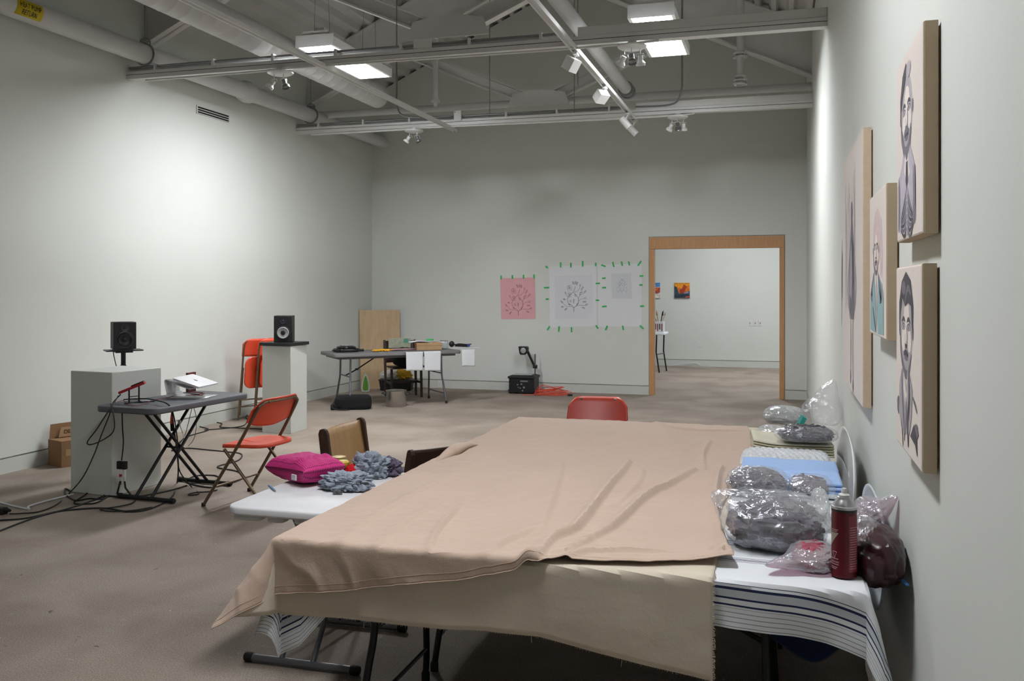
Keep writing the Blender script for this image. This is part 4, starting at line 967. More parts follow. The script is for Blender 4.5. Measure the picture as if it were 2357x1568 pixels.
def canvas_painting(label, yn, yf, zb, zt_, shapes, group='portrait canvases on right wall', side=linen, face=gesso):
    """stretched linen on a 4 cm frame; u runs from the far edge (0) to the near edge (1)"""
    t = thing('canvas_painting', label, 'painting', (XR, (yn + yf) / 2, zb), 0, group)
    Wd, H_ = yf - yn, zt_ - zb
    b = MB(); b.rrect(H_, Wd, .012, -.0415, -.005, 0, TR(0, 0, H_ / 2) @ Matrix.Rotation(PI / 2, 4, 'Y') @ Matrix.Scale(1, 4)) if False else None
    def ring(d, x): return [(x, -Wd / 2 + d, d), (x, Wd / 2 - d, d), (x, Wd / 2 - d, H_ - d), (x, -Wd / 2 + d, H_ - d)]
    v = ring(0, -.006) + ring(0, -.036) + ring(.002, -.040) + ring(.006, -.042)
    b.add(v, [(i * 4 + k, i * 4 + (k + 1) % 4, (i + 1) * 4 + (k + 1) % 4, (i + 1) * 4 + k) for i in range(3) for k in range(4)], 0); b.add(ring(.006, -.042), [(0, 1, 2, 3)], 1)
    for i in range(8, 12): b.m[i] = 1
    b.build('stretched_linen', [side, face], t, smooth=False)
    b = MB(); b.box(-.006, -.0, -Wd / 2 + .012, Wd / 2 - .012, .012, H_ - .012); b.build('stretcher_frame', mat('pine', 'a38a62', .7), t, smooth=False)
    b = MB()
    for k, (poly, mi) in enumerate(shapes):
        x_ = -.0422 - k * .00004
        b.add([(x_, Wd / 2 - u * Wd, v_ * H_) for u, v_ in poly], [tuple(range(len(poly)))], mi)
    b.build('portrait', INK, t, smooth=False); return t
rn = random.Random(11)
def face_shapes(cx, cy, rx, ry, hair, beard=False, tint=2):
    S = []
    S.append((ell(cx, cy, rx, ry, j=.03, seed=3), tint))
    S.append((ell(cx + rx * .05, cy + ry * .25, rx * .45, ry * .42, j=.05, seed=4), 6))                # lit forehead
    S.append((ell(cx + rx * .05, cy - ry * .12, rx * .16, ry * .3, j=.05), 6))                          # nose bridge
    S.append((ell(cx - rx * .45, cy - ry * .25, rx * .3, ry * .26, j=.06), 6)); S.append((ell(cx + rx * .5, cy - ry * .22, rx * .28, ry * .26, j=.06), 6))
    for s in (-1, 1):
        S.append((ell(cx + s * rx * .42, cy + ry * .07, rx * .25, ry * .09), 1)); S.append((ell(cx + s * rx * .42, cy + ry * .06, rx * .15, ry * .055), 6)); S.append((ell(cx + s * rx * .42, cy + ry * .06, rx * .075, ry * .05), 0))
        S.append((stroke([(cx + s * rx * .7, cy + ry * .17), (cx + s * rx * .4, cy + ry * .25), (cx + s * rx * .15, cy + ry * .18)], rx * .05), 0))
        S.append((ell(cx + s * rx * 1.05, cy - ry * .02, rx * .12, ry * .17, j=.05), 1))
    S.append((stroke([(cx + rx * .14, cy + ry * .1), (cx + rx * .2, cy - ry * .2), (cx + rx * .1, cy - ry * .32)], rx * .05), 1))
    S.append((stroke([(cx - rx * .18, cy - ry * .33), (cx, cy - ry * .38), (cx + rx * .2, cy - ry * .33)], rx * .05), 0))
    S.append((stroke([(cx - rx * .35, cy - ry * .56), (cx, cy - ry * .52), (cx + rx * .35, cy - ry * .56)], rx * .07), 0))
    S.append((ell(cx, cy - ry * .64, rx * .26, ry * .06), 1))
    S.append((stroke([(cx - rx * .95, cy - ry * .1), (cx - rx * .8, cy - ry * .6), (cx - rx * .2, cy - ry * .98), (cx + rx * .4, cy - ry * .95), (cx + rx * .85, cy - ry * .5)], rx * .10), 1))
    if beard: S.append((stroke([(cx - rx * .8, cy - ry * .35), (cx - rx * .5, cy - ry * .85), (cx, cy - ry * 1.02), (cx + rx * .5, cy - ry * .85), (cx + rx * .75, cy - ry * .4)], rx * .16), 1)); S.append((stroke([(cx - rx * .4, cy - ry * .5), (cx, cy - ry * .42), (cx + rx * .4, cy - ry * .5)], rx * .08), 1))
    if hair == 'full':
        S.append(([(cx - rx * 1.12, cy - ry * .1), (cx - rx * 1.15, cy + ry * .6), (cx - rx * .7, cy + ry * 1.1), (cx, cy + ry * 1.32), (cx + rx * .75, cy + ry * 1.12), (cx + rx * 1.15, cy + ry * .55), (cx + rx * 1.1, cy - ry * .05), (cx + rx * .92, cy + ry * .1), (cx + rx * .8, cy + ry * .55), (cx + rx * .3, cy + ry * .62), (cx - rx * .1, cy + ry * .52), (cx - rx * .6, cy + ry * .72), (cx - rx * .9, cy + ry * .4)], 0))
        S.append((ell(cx - rx * .35, cy + ry * .95, rx * .3, ry * .16, j=.1), 1)); S.append((stroke([(cx - rx * .2, cy + ry * .6), (cx + rx * .3, cy + ry * .95), (cx + rx * .8, cy + ry * .8)], rx * .07), 1))
    if hair == 'swept':
        S.append(([(cx - rx * 1.1, cy - ry * .05), (cx - rx * 1.12, cy + ry * .5), (cx - rx * .7, cy + ry * 1.05), (cx - rx * .1, cy + ry * 1.28), (cx + rx * .1, cy + ry * 1.15), (cx - rx * .2, cy + ry * .85), (cx - rx * .7, cy + ry * .5), (cx - rx * .95, cy + ry * .2)], 0))
        S.append((ell(cx + rx * .35, cy + ry * 1.02, rx * .38, ry * .2, j=.1), 2))
    return S
# upper near canvas
S = face_shapes(.42, .67, .23, .21, 'swept', True)
S += [([(.30, .47), (.22, .40), (.10, .34), (.06, .06), (.30, .03), (.44, .02), (.60, .05), (.78, .08), (.76, .34), (.66, .42), (.56, .48), (.50, .42), (.38, .42)], 5), ([(.37, .46), (.44, .40), (.52, .46), (.50, .40), (.56, .34), (.44, .30), (.34, .36)], 6), ([(.41, .41), (.48, .41), (.50, .30), (.44, .26), (.39, .31)], 0)]
for k in range(7): S.append((stroke([(.44, .27 - k * .035), (.34, .20 - k * .03), (.20, .12 - k * .01)], .010), k % 2)); S.append((stroke([(.47, .27 - k * .035), (.56, .19 - k * .03), (.68, .12 - k * .01)], .010), (k + 1) % 2))
for xx in (.09, .14, .70, .75): S.append((stroke([(xx, .36), (xx + .01, .2), (xx - .005, .06)], .013), 1))
canvas_painting('upper nearest canvas portrait of a bearded person in striped jacket and tie', 2.47, 2.98, 1.757, 2.286, S)
S = face_shapes(.44, .66, .25, .235, 'full')
S += [([(.30, .46), (.22, .40), (.16, .34), (.14, .20), (.24, .12), (.36, .10), (.58, .12), (.66, .22), (.70, .36), (.62, .42), (.52, .46), (.46, .34), (.40, .36)], 2), ([(.36, .44), (.46, .32), (.50, .36), (.44, .24), (.34, .34)], 6), (stroke([(.28, .44), (.30, .30), (.36, .18), (.38, .06)], .03), 1), (stroke([(.56, .45), (.58, .30), (.52, .18), (.54, .05)], .035), 0), (stroke([(.44, .3), (.46, .2), (.42, .1)], .015), 0),
      ([(.06, .25), (.12, .28), (.15, .22), (.12, .17), (.07, .19)], 1), (ell(.84, .175, .07, .035, j=.2, seed=6), 1), ([(.62, .12), (.76, .20), (.86, .15), (.88, .05), (.80, .10)], 0), (stroke([(.7, .33), (.8, .30), (.86, .27)], .012), 1), (stroke([(.26, .16), (.30, .08), (.33, .02)], .012), 0)]
canvas_painting('lower nearest canvas portrait of a dark haired person with leaf shapes', 2.49, 3.0, 1.156, 1.683, S)
S = [(ell(.50, .68, .26, .20, j=.04, seed=8), 3), ([(.62, .84), (.80, .78), (.86, .55), (.82, .40), (.70, .42), (.68, .6)], 3)] + face_shapes(.44, .60, .17, .16, 'none', tint=3)
S += [([(.30, .43), (.16, .36), (.08, .28), (.06, .03), (.46, .02), (.42, .22), (.36, .36)], 4), ([(.58, .42), (.80, .36), (.90, .28), (.90, .03), (.56, .02), (.52, .2)], 4), (stroke([(.32, .44), (.20, .34), (.12, .28), (.22, .24)], .03), 1), (stroke([(.58, .43), (.72, .33), (.80, .27), (.68, .24)], .03), 1), (stroke([(.24, .2), (.36, .10), (.44, .03)], .02), 0), (stroke([(.45, .42), (.48, .25), (.50, .05)], .01), 2)]
canvas_painting('middle canvas portrait of a pale haired person in a teal jacket', 3.29, 3.85, 1.4456, 1.973, S)
S = []
for k in range(16): xx = .12 + rn.random() * .55; y0_ = .45 + rn.random() * .1; S.append((stroke([(xx, y0_ + .28 + rn.random() * .12), (xx + .01, y0_ + .1), (xx - .005, y0_ - .1 - .1 * rn.random())], .006), 5))
S += [([(.46, .66), (.40, .55), (.38, .34), (.42, .30), (.62, .30), (.66, .36), (.64, .58), (.58, .66), (.54, .74), (.49, .73)], 1), ([(.44, .56), (.50, .62), (.55, .5), (.50, .38), (.42, .4)], 2), ([(.50, .64), (.60, .60), (.62, .45), (.56, .42)], 0), (ell(.52, .735, .05, .045, j=.08), 1),
      (stroke([(.46, .32), (.47, .2), (.46, .06)], .022), 2), (stroke([(.58, .31), (.57, .18), (.585, .03)], .022), 2), (stroke([(.46, .09), (.46, .06), (.44, .05)], .025), 1), (stroke([(.585, .06), (.585, .035), (.6, .02)], .025), 1), (stroke([(.40, .56), (.30, .42), (.36, .34)], .02), 2), (stroke([(.64, .56), (.72, .44), (.66, .34)], .02), 2), (stroke([(.3, .86), (.31, .8), (.30, .74)], .006), 5)]
canvas_painting('large tall canvas with a full length grey standing figure, farthest of the four', 4.18, 5.40, 1.108, 2.31, S, side=mat('beige_canvas_side', 'c2ae95', .85, noise_amt=.04, nscale=60), face=gesso)
a = onX(1934, 752, XR); c = onX(1942, 548, XR)
t = thing('figure_drawing', 'thin unframed dark figure drawing on the wall beyond the tall canvas', 'drawing', (XR - .003, (a.y + c.y) / 2 - .1, a.z - .02))
b = MB(); b.box(-.001, .002, -.16, .16, 0, .62); b.build('sheet', mat('wall_white_paper', 'd3d6d2', .8, noise_amt=.01), t)
b = MB(); 
for k, (pl, mi) in enumerate([(stroke([(.0, .58), (-.03, .45), (-.05, .3), (-.03, .15), (-.06, .03)], .025), 1), (stroke([(.02, .5), (.02, .35), (.0, .2)], .02), 0)]): b.add([(-.0015 - k * .0003, -u, v_) for u, v_ in pl], [tuple(range(len(pl)))], mi)
b.build('inked_figure', INK, t, smooth=False)

# ================================================================ PAPERS TAPED TO BACK WALL
def sheet(corners, y, label, m, name='paper_sheet', group='papers taped to the back wall', wavy=.004, sub=16):
    P = [onY(a, c, y) for a, c in corners]   # tl, tr, br, bl
    def f(u, v):
        top = P[0].lerp(P[1], u); bot = P[3].lerp(P[2], u); p = top.lerp(bot, v)
        p.y = y - wavy * v * (.6 + .5 * math.sin(u * 5 + v * 2)) * (1 if v > .1 else v * 10); return p
    b = MB(); b.grid(sub, sub, f); o = b.build(name, m, loc=P[3].lerp(P[2], .5), solid=.0008, smooth=False); tag(o, label, 'paper', group); return o, f
def flower_drawing(f, parent, mats, seed, cx=.5, cy=.9, sc=.78, side='front', rr=.0016):
    """line drawing: forked stem rising in two curls with blossoms and leafy sprays; u right, v down on the sheet"""
    r_ = random.Random(seed); lines = []
    def arc(pts, w_=1): lines.append((pts, w_))
    def T(x, y): return (cx + x * sc * .88, cy - y * sc * 1.0)
    arc([(0, 0), (.0, .08), (.01, .13)], 1.8); arc([(.01, .13), (-.08, .2), (-.2, .27), (-.24, .40), (-.14, .52), (-.02, .6), (.05, .7), (.08, .78)], 1.4); arc([(.01, .13), (.12, .2), (.19, .3), (.18, .42), (.1, .5), (.02, .58)], 1.4)
    arc([(.01, .13), (.12, .18), (.28, .2), (.42, .18)], 1.2); arc([(.18, .3), (.28, .38), (.42, .4)], 1.1); arc([(.19, .4), (.26, .5), (.38, .54)], 1); arc([(0, .13), (-.14, .17), (-.3, .18), (-.4, .26)], 1); arc([(.0, .6), (.14, .62), (.24, .7), (.26, .76)], 1.1); arc([(-.2, .45), (-.28, .5), (-.3, .56)], 1)
    def flower(x, y, r):
        n_ = 5
        for k in range(n_):
            a = 2 * PI * k / n_ + r_.random(); q = [(x + .25 * r * math.cos(a), y + .25 * r * math.sin(a)), (x + r * math.cos(a - .5), y + r * math.sin(a - .5)), (x + 1.15 * r * math.cos(a), y + 1.15 * r * math.sin(a)), (x + r * math.cos(a + .5), y + r * math.sin(a + .5)), (x + .25 * r * math.cos(a), y + .25 * r * math.sin(a))]; arc(q, .7)
        arc([(x + .2 * r * math.cos(a), y + .2 * r * math.sin(a)) for a in [k * PI / 4 for k in range(9)]], .7)
    def bud(x, y, r, a):
        for s in (-.5, 0, .5): arc([(x, y), (x + r * .6 * math.cos(a + s * 1.4), y + r * .6 * math.sin(a + s * 1.4)), (x + r * math.cos(a + s * .3), y + r * math.sin(a + s * .3))], .8)
    def spray(x, y, a, ln, n_=5):
        arc([(x, y), (x + ln * .5 * math.cos(a + .2), y + ln * .5 * math.sin(a + .2)), (x + ln * math.cos(a), y + ln * math.sin(a))], .7)
        for k in range(1, n_):
            bx, by = x + ln * k / n_ * math.cos(a + .1), y + ln * k / n_ * math.sin(a + .1)
            for s in (-1, 1):
                e = (bx + ln * .28 * math.cos(a + s * .8), by + ln * .28 * math.sin(a + s * .8)); md = ((bx + e[0]) / 2 + ln * .05 * math.cos(a), (by + e[1]) / 2 + ln * .05 * math.sin(a)); arc([(bx, by), md, e], .5); arc([(bx, by), (md[0] - ln * .06 * math.sin(a), md[1] - ln * .06), e], .5)
    flower(-.15, .72, .09); flower(-.16, .52, .07); flower(.08, .88, .05); bud(.26, .76, .08, 1.2); bud(-.1, .3, .08, 2.2); bud(.42, .4, .09, .2); bud(.08, .46, .08, 1.8); bud(-.3, .56, .07, 2.2); bud(.24, .5, .06, 1)
    for x, y, a, l in ((.42, .18, .3, .14), (.38, .54, .6, .16), (.28, .62, .8, .18), (-.4, .26, 2.4, .14), (-.38, .16, 3.0, .12), (.3, .14, -.4, .14), (-.25, .14, 3.7, .14), (.02, .82, 1.9, .12), (.12, .8, 1.0, .12), (.33, .3, -.1, .16), (-.3, .38, 2.9, .12), (.0, .25, 1.4, .14), (.22, .56, .2, .14), (.1, .2, .6, .1), (-.12, .2, 2.6, .1)): spray(x, y, a, l)
    b = MB()
    for pts, w_ in lines:
        pts = [T(*q) for q in pts]; P = cat([(a, c, 0) for a, c in pts], 4)
        W_ = [f(min(max(q.x, 0), 1), min(max(q.y, 0), 1)) + Vector((0, -.0008, 0)) for q in P]; b.tube(W_, rr * w_, 4)
    b.build('flower_drawing', mats, parent, world=True)
o, f = sheet([(1151, 641), (1231, 639), (1233, 734), (1154, 735)], YB - .004, 'pink paper with a brown ink flowering branch drawing', pinkp, wavy=.003)
flower_drawing(f, o, inkr, 2, .5, .92, .82)
oA, fA = sheet([(1263, 613), (1372, 610), (1374, 751), (1266, 754)], YB - .0018, 'large white backing sheet behind the flowering branch drawing', sheetm, wavy=.0)
oB, fB = sheet([(1376, 609), (1477, 607), (1477, 752), (1377, 752)], YB - .0018, 'large white sheet taped up nearest the doorway', sheetm, wavy=.0)
o, f = sheet([(1276, 636), (1363, 633), (1365, 733), (1278, 735)], YB - .0055, 'tracing sheet with dark flowering branch drawing on white backing', paper2, wavy=.0)
flower_drawing(f, o, inkd, 2, .5, .84, .76, rr=.0017)
o, f = sheet([(1407, 630), (1452, 629), (1455, 688), (1409, 687)], YB - .0055, 'small pale blue grey tracing sheet with a faint drawing', paper3, wavy=.0)
flower_drawing(f, o, mat('faint_blue_ink', 'aab6c2', .8), 5, .5, .8, .62, rr=.0013)
def tape(x0, y0, x1, y1, label, w_=.011, yy=YB - .009):
    a, c = onY(x0, y0, yy), onY(x1, y1, yy); d = (c - a).normalized(); nn = Vector((-d.z, 0, d.x)) * w_; e = Vector((0, -.001, 0))
    b = MB(); v = [a + nn, a - nn, c - nn * 1.1, c + nn]; b.add(v + [q + e for q in v], [(0, 1, 2, 3), (7, 6, 5, 4), (0, 4, 5, 1), (1, 5, 6, 2), (2, 6, 7, 3), (3, 7, 4, 0)])
    tag(b.build('tape_strip', green, loc=(a + c) / 2, smooth=False), label, 'tape', 'green tape strips on the back wall')
ordn = ['leftmost', 'second', 'third', 'rightmost']
for k, x in enumerate((1153.5, 1179.5, 1205, 1229)): tape(x, 634 - k * .7, x, 643 - k * .7, ordn[k] + ' green tape strip along top of the pink paper')
for (q, lb) in (((1256, 613, 1261, 617), 'green tape at top left corner of the large backing sheet'), ((1290.5, 604, 1290.5, 616), 'leftmost green tape strip above the dark flower drawing'), ((1314, 605, 1314, 616), 'middle green tape strip above the dark flower drawing'), ((1341, 601, 1341.5, 614), 'rightmost green tape strip above the dark flower drawing'),
    ((1371.5, 605, 1371, 613), 'upright green tape at top right corner of backing sheet'), ((1384, 610, 1394, 613.5), 'slanted green tape at top left of the sheet near doorway'), ((1410.5, 603, 1413, 615), 'leftmost of three green tapes above the faint drawing'), ((1430.5, 602, 1432.5, 612), 'middle of three green tapes above the faint drawing'), ((1447, 602, 1449, 611), 'rightmost of three green tapes above the faint drawing'),
    ((1475.5, 601, 1468, 612), 'slanted green tape at the top corner nearest the doorway'), ((1252, 662.5, 1264, 662), 'upper green tape on left edge of the backing sheet'), ((1256, 689, 1263, 688.5), 'lower green tape on left edge of the backing sheet'),
    ((1386, 641, 1394, 640), 'topmost green tape between the two large sheets'), ((1371, 653, 1381, 652), 'wide green tape second down between the two large sheets'), ((1386, 662.5, 1395, 662), 'short green tape third down between the two large sheets'), ((1371, 691, 1379, 691.5), 'small green tape fourth down between the two large sheets'), ((1385.5, 706, 1396.5, 705), 'lowest green tape between the two large sheets'),
    ((1472, 635.5, 1481, 635), 'topmost green tape on the sheet edge beside the doorway'), ((1471.5, 656, 1479, 656), 'middle green tape on the sheet edge beside the doorway'), ((1473, 705, 1482, 704.5), 'lowest green tape on the sheet edge beside the doorway'),
    ((1265.5, 751, 1259.5, 760), 'slanted green tape at bottom left corner of backing sheet'), ((1287, 751, 1286, 764), 'second green tape under the backing sheet from left'), ((1315.5, 753, 1315.5, 765), 'third green tape under the backing sheet from left'), ((1371.5, 749, 1377, 757), 'slanted green tape at the bottom right corner of backing sheet'), ((1398, 750, 1393.5, 760), 'slanted green tape at bottom left of the sheet near doorway'), ((1433, 750, 1435, 760), 'green tape under the middle of the sheet near doorway'), ((1473, 749, 1481, 757), 'slanted green tape at bottom corner nearest the doorway')):
    tape(*q, lb)

# ================================================================ OVERHEAD PROJECTOR, CORD
t = thing('overhead_projector', 'black overhead projector with angled head on the floor by back wall', 'projector', (-3.80, 13.68, 0), R(2))
b = MB(); b.box(-.20, .20, -.165, .165, .012, .235); b.build('base', blackp, t, bevel=.006)
b = MB(); b.add([(-.215, -.18, .235), (.215, -.18, .235), (.215, .18, .235), (-.215, .18, .235), (-.215, -.18, .265), (.215, -.18, .265), (.215, .18, .265), (-.215, .18, .265), (-.16, -.14, .285), (.16, -.14, .285), (.16, .14, .285), (-.16, .14, .285)], [(3, 2, 1, 0), (0, 1, 5, 4), (1, 2, 6, 5), (2, 3, 7, 6), (3, 0, 4, 7), (4, 5, 9, 8), (5, 6, 10, 9), (6, 7, 11, 10), (7, 4, 8, 11), (8, 9, 10, 11)]); st_ = b.build('stage_hood', blackp, t, smooth=False, bevel=.004)
b = MB(); b.box(-.15, .15, -.13, .13, .285, .289); b.build('glass_stage', mat('stage_glass', '8f9a9c', .1), t)
b = MB()
for x_, z_, r_ in ((-.06, .16, .012), (.0, .17, .014), (-.02, .11, .01), (.04, .12, .016), (.02, .07, .012), (-.05, .12, .008)): b.lathe([(r_, 0), (r_, .012), (0, .014)], 12, 0, TR(x_, -.166, z_ - .02) @ Matrix.Rotation(PI / 2, 4, 'X'))
b.box(-.02, .10, -.168, -.1655, .185, .205); b.build('controls', mat('worn_grey', '77797a', .5), t)
b = MB(); b.tube([(.165, .05, .28), (.165, .05, .60)], .012, 12); b.build('post', greyt, t)
b = MB(); b.box(.135, .20, .02, .08, .38, .43); b.add([(.135, .03, .42), (.19, .03, .37), (.07, .0, .65), (.02, .0, .67)] + [(.135, .07, .42), (.19, .07, .37), (.07, .04, .65), (.02, .04, .67)], [(3, 2, 1, 0), (4, 5, 6, 7), (0, 1, 5, 4), (1, 2, 6, 5), (2, 3, 7, 6), (3, 0, 4, 7)]); b.build('arm', blackp, t, smooth=False, bevel=.005)
b = MB(); b.prism([(-.08, .72), (.055, .72), (.07, .69), (.06, .63), (.02, .59), (-.05, .59), (-.065, .62)], -.05, .05); b.build('projection_head', blackp, t, bevel=.006, smooth=False)
b = MB(); b.lathe([(.0, .008), (.034, .004), (.04, 0), (.044, .004), (.044, 0)], 24, 0, TR(-.0, -.052, .66) @ Matrix.Rotation(PI / 2, 4, 'X'), cap=False); b.build('lens', mat('lens_glass', '9aa0a2', .15), t)
P = fl([(1176, 905), (1171, 903), (1170, 896)], .01); b = MB(); b.tube(cat(P, 6), .007, 6); tag(b.build('power_cable', blackr, loc=P[0]), 'short black cable beside the overhead projector base', 'cable')
rn = random.Random(5); P = []
for k in range(30):
    a = k * 2.1; r = .10 + .16 * rn.random(); P.append(Vector((-3.36 + (r + .06) * math.cos(a) * 1.15, 13.52 + r * .75 * math.sin(a), .014 + .20 * rn.random() * max(0, 1.1 - r / .27))))
P += [Vector((-3.2, 13.35, .012)), Vector((-3.09, 13.42, .012)), Vector((-3.05, 13.44, .012))]
P = [Vector((-3.75, 13.40, .01)), Vector((-3.6, 13.36, .012))] + P
t = thing('extension_cord', 'tangled orange extension cord on the floor beside the projector', 'cord', (-3.36, 13.5, 0))
b = MB(); b.tube(cat(P, 6), .0045, 6); b.build('cord', mat('orange_rubber', 'd8503a', .5), t, world=True)
b = MB(); b.tube([(.31, -.06, .014), (.38, -.05, .014)], .016, 8); b.build('plug', blackr, t)

# ================================================================ REAR GREY TABLE AND ITS CLUTTER
GA = R(43); gc = Vector((-4.98, 11.60, 0)) + Vector((-math.sin(GA), math.cos(GA), 0)) * .378
six_foot(gc.x, gc.y, GA, 'long grey folding table with curved legs near the back left corner', greyp, greyt)
ZG = .743
def onG(px, py, dz=0): return onZ(px, py, ZG + dz)
t = thing('electric_griddle', 'round topped black appliance at the left end of the grey table', 'appliance', onG(797, 810), GA)
b = MB(); b.rrect(.34, .26, .09, .002, .05, 0, bev=.012); b.rrect(.40, .10, .05, .015, .035, 0); b.build('base', mat('gloss_black', '121314', .2), t)
b = MB(); b.lathe([(.13, .05), (.135, .06), (.125, .075), (.09, .085), (0, .085)], 32); b.build('round_lid', mat('gloss_black', '121314', .2), t)
b = MB(); b.lathe([(.075, .083), (.085, .09), (.08, .094), (.06, .094), (0, .09)], 32); b.build('glass_plate', mat('lens_glass', '9aa0a2', .15), t)
b = MB(); b.tube([(.18, -.02, .02), (.24, -.04, .02)], [.014, .018], 8); b.build('cable_end', blackr, t)
yg = mat('yellow_rubber', 'dda21d', .5, noise_amt=.1)
def glove(loc, rz, label, m=yg):
    t = thing('rubber_glove', label, 'glove', loc, rz, 'yellow rubber gloves')
    b = MB(); blob(b, (0, 0, .012), (.075, .05, .014), 3, .08, 2, 32, 16, pw=.8)
    b.build('palm', m, t)
    for k, (ox, oy, ln, an) in enumerate(((.06, -.035, .07, -.25), (.07, -.012, .085, -.05), (.07, .012, .08, .1), (.06, .033, .06, .3), (.0, .045, .06, 1.3))):
        b = MB(); b.tube([(ox, oy, .012), (ox + ln * .6 * math.cos(an), oy + ln * .6 * math.sin(an), .02), (ox + ln * math.cos(an + .3), oy + ln * math.sin(an + .3), .008)], [.012, .011, .007], 8); b.build('finger', m, t)
p = onG(868, 809); glove(p, R(60), 'yellow rubber glove lying on grey table, left one'); p = onG(884, 808); glove(p, R(-60), 'yellow rubber glove hanging over grey table edge, right one')
pk2 = mat('pink_sheet', 'bb8b8c', .35, noise_amt=.06)
p = onG(925, 806, .002); b = MB(); b.grid(20, 14, lambda u, v: Vector(((u - .5) * .42, (v - .5) * .28, .004 + .004 * (1 + fbm(u * 3, v * 3, 1.5, 2, 2))))); o = b.build('pink_sheet', pk2, solid=.001); o.location = p + Vector((-.03, .08, 0)); o.rotation_euler = (0, 0, GA); tag(o, 'shiny pink sheet lying flat on the grey table', 'paper')
t = thing('shoe_box', 'flat brown cardboard box with papers on the grey table', 'box', onG(984, 806) + Vector((-.03, .10, 0)), GA - R(12))
b = MB(); b.box(-.18, .18, -.11, .11, .001, .10); b.build('carton', card2, t, bevel=.002)
b = MB(); b.box(-.184, .184, -.114, .114, .065, .104); b.build('lid', card2, t, bevel=.002)
b = MB(); b.grid(24, 14, lambda u, v: Vector(((u - .55) * .50, (v - .5) * .22, .108 + .012 * math.sin(u * 6) + .006 * math.sin(v * 9 + u * 4) + (.02 * (u - .8) if u > .8 else 0)))); 
bp_ = t.location + Vector((0, 0, 0)); o = b.build('paper_stack', paperm, solid=.004); o.location = t.location; o.rotation_euler = t.rotation_euler; tag(o, 'curling white papers on top of the brown cardboard box', 'paper')
b = MB(); b.lathe([(.045, 0), (.05, .0), (.05, .02), (.045, .02), (.03, .02), (.03, 0)], 24); o = b.build('tape_roll', green); o.location = t.location + Vector((.02, .02, .131)); tag(o, 'roll of green tape on the papers above the box', 'tape')
glassm = film('jar_glass', 'e8f0ee', .22, 3)
t = thing('glass_jar', 'clear glass jar between the box and black cords on grey table', 'jar', onG(1021, 803) + Vector((0, .02, 0)), 0)
b = MB(); b.lathe([(0, .002), (.055, .002), (.06, .01), (.06, .10), (.058, .115)], 28, cap=False); b.build('glass', glassm, t)
b = MB(); b.lathe([(.058, .112), (.061, .112), (.061, .118), (.057, .118)], 28, cap=False); b.build('rim', galv, t)
t = thing('black_ladle', 'round black gadget beside the glass jar on grey table', 'gadget', onG(1037, 800) + Vector((0, .05, .048)), 0)
b = MB(); b.lathe([(0, -.045), (.03, -.035), (.045, 0), (.03, .035), (0, .045)], 20, 0, Matrix.Rotation(PI / 2, 4, 'X'), cap=False); b.build('body', blackp, t)
b = MB(); b.lathe([(.02, .03), (.022, .05), (.01, .055)], 14, 0, Matrix.Rotation(PI / 2, 4, 'X')); b.build('nozzle', blackp, t)
rn = random.Random(9); c0 = onG(1062, 800) + Vector((0, .04, 0)); P = []
for k in range(26): P.append(c0 + Vector((.16 * math.cos(k * 2.3) * rn.uniform(.4, 1), .10 * math.sin(k * 2.3) * rn.uniform(.4, 1), .01 + .045 * rn.random())))
b = MB(); b.tube(cat(P, 5), .006, 6); tag(b.build('cord_bundle', blackr, loc=c0), 'bundle of black cords on right end of grey table', 'cord')
t = thing('blue_connector', 'blue cable plug on top of the black cord bundle', 'connector', onG(1077, 798, .02) + Vector((0, .03, .0)), R(30))
b = MB(); b.box(-.02, .02, -.016, .016, 0, .03); b.build('plug_body', mat('vga_blue', '2a3a8c', .5), t, bevel=.003)
b = MB(); b.tube([(-.02, 0, .015), (-.06, -.01, .005)], .009, 8); b.build('boot', blackr, t)
b = MB(); b.rrect(.46, .22, .01, 0, .008); o = b.build('white_board', whitem); o.location = onG(1066, 801, .001); o.rotation_euler = (0, 0, GA - R(14)); tag(o, 'thin white board under the cord bundle on the grey table', 'board')
def hang_paper(pc, wd, drop, label, tp_=.05):
    """sheet taped at the near edge of the grey table, hanging down over it"""
    M = Matrix.Translation(pc) @ Matrix.Rotation(GA - R(8), 4, 'Z')
    def f(u, v):
        s = v * (drop + tp_) - tp_; x = (u - .5) * wd * (1 - .03 * v)
        if s < 0: return M @ Vector((x, -s, .004))
        return M @ Vector((x, -.012 - .008 * math.sin(u * 4 + 1) * v, .004 - s + .004 * math.sin(u * 6)))
    b = MB(); b.grid(14, 16, f); tag(b.build('hanging_paper', paperm, loc=pc, solid=.0012), label, 'paper', 'white papers hanging from grey table')
e0 = Vector((-5.62, 10.94, 0)); ed = Vector((math.cos(GA), math.sin(GA), 0))
def edge_at(px):
    best = min(range(400), key=lambda k: abs(((e0 + ed * (k / 400 * 2.0) - Vector((0, 0, 0))).x) / ((e0 + ed * (k / 400 * 2.0)).y) - ray(px, 800).x / ray(px, 800).y)); p = e0 + ed * (best / 400 * 2.0); p.z = ZG; return p + Vector((.705, -.705, 0)) * .012
hang_paper(edge_at(953), .24, .255, 'white paper hanging off grey table edge, left one', .03)
hang_paper(edge_at(994), .24, .27, 'white paper hanging off grey table edge, middle one', .03)
q = gc + Vector((math.cos(GA), math.sin(GA), 0)) * .90 + Vector((math.sin(GA), -math.cos(GA), 0)) * .14
hang_paper(onZ(1078, 805.5, ZG + .009), .20, .235, 'white paper hanging off the right end of the grey table', .05)
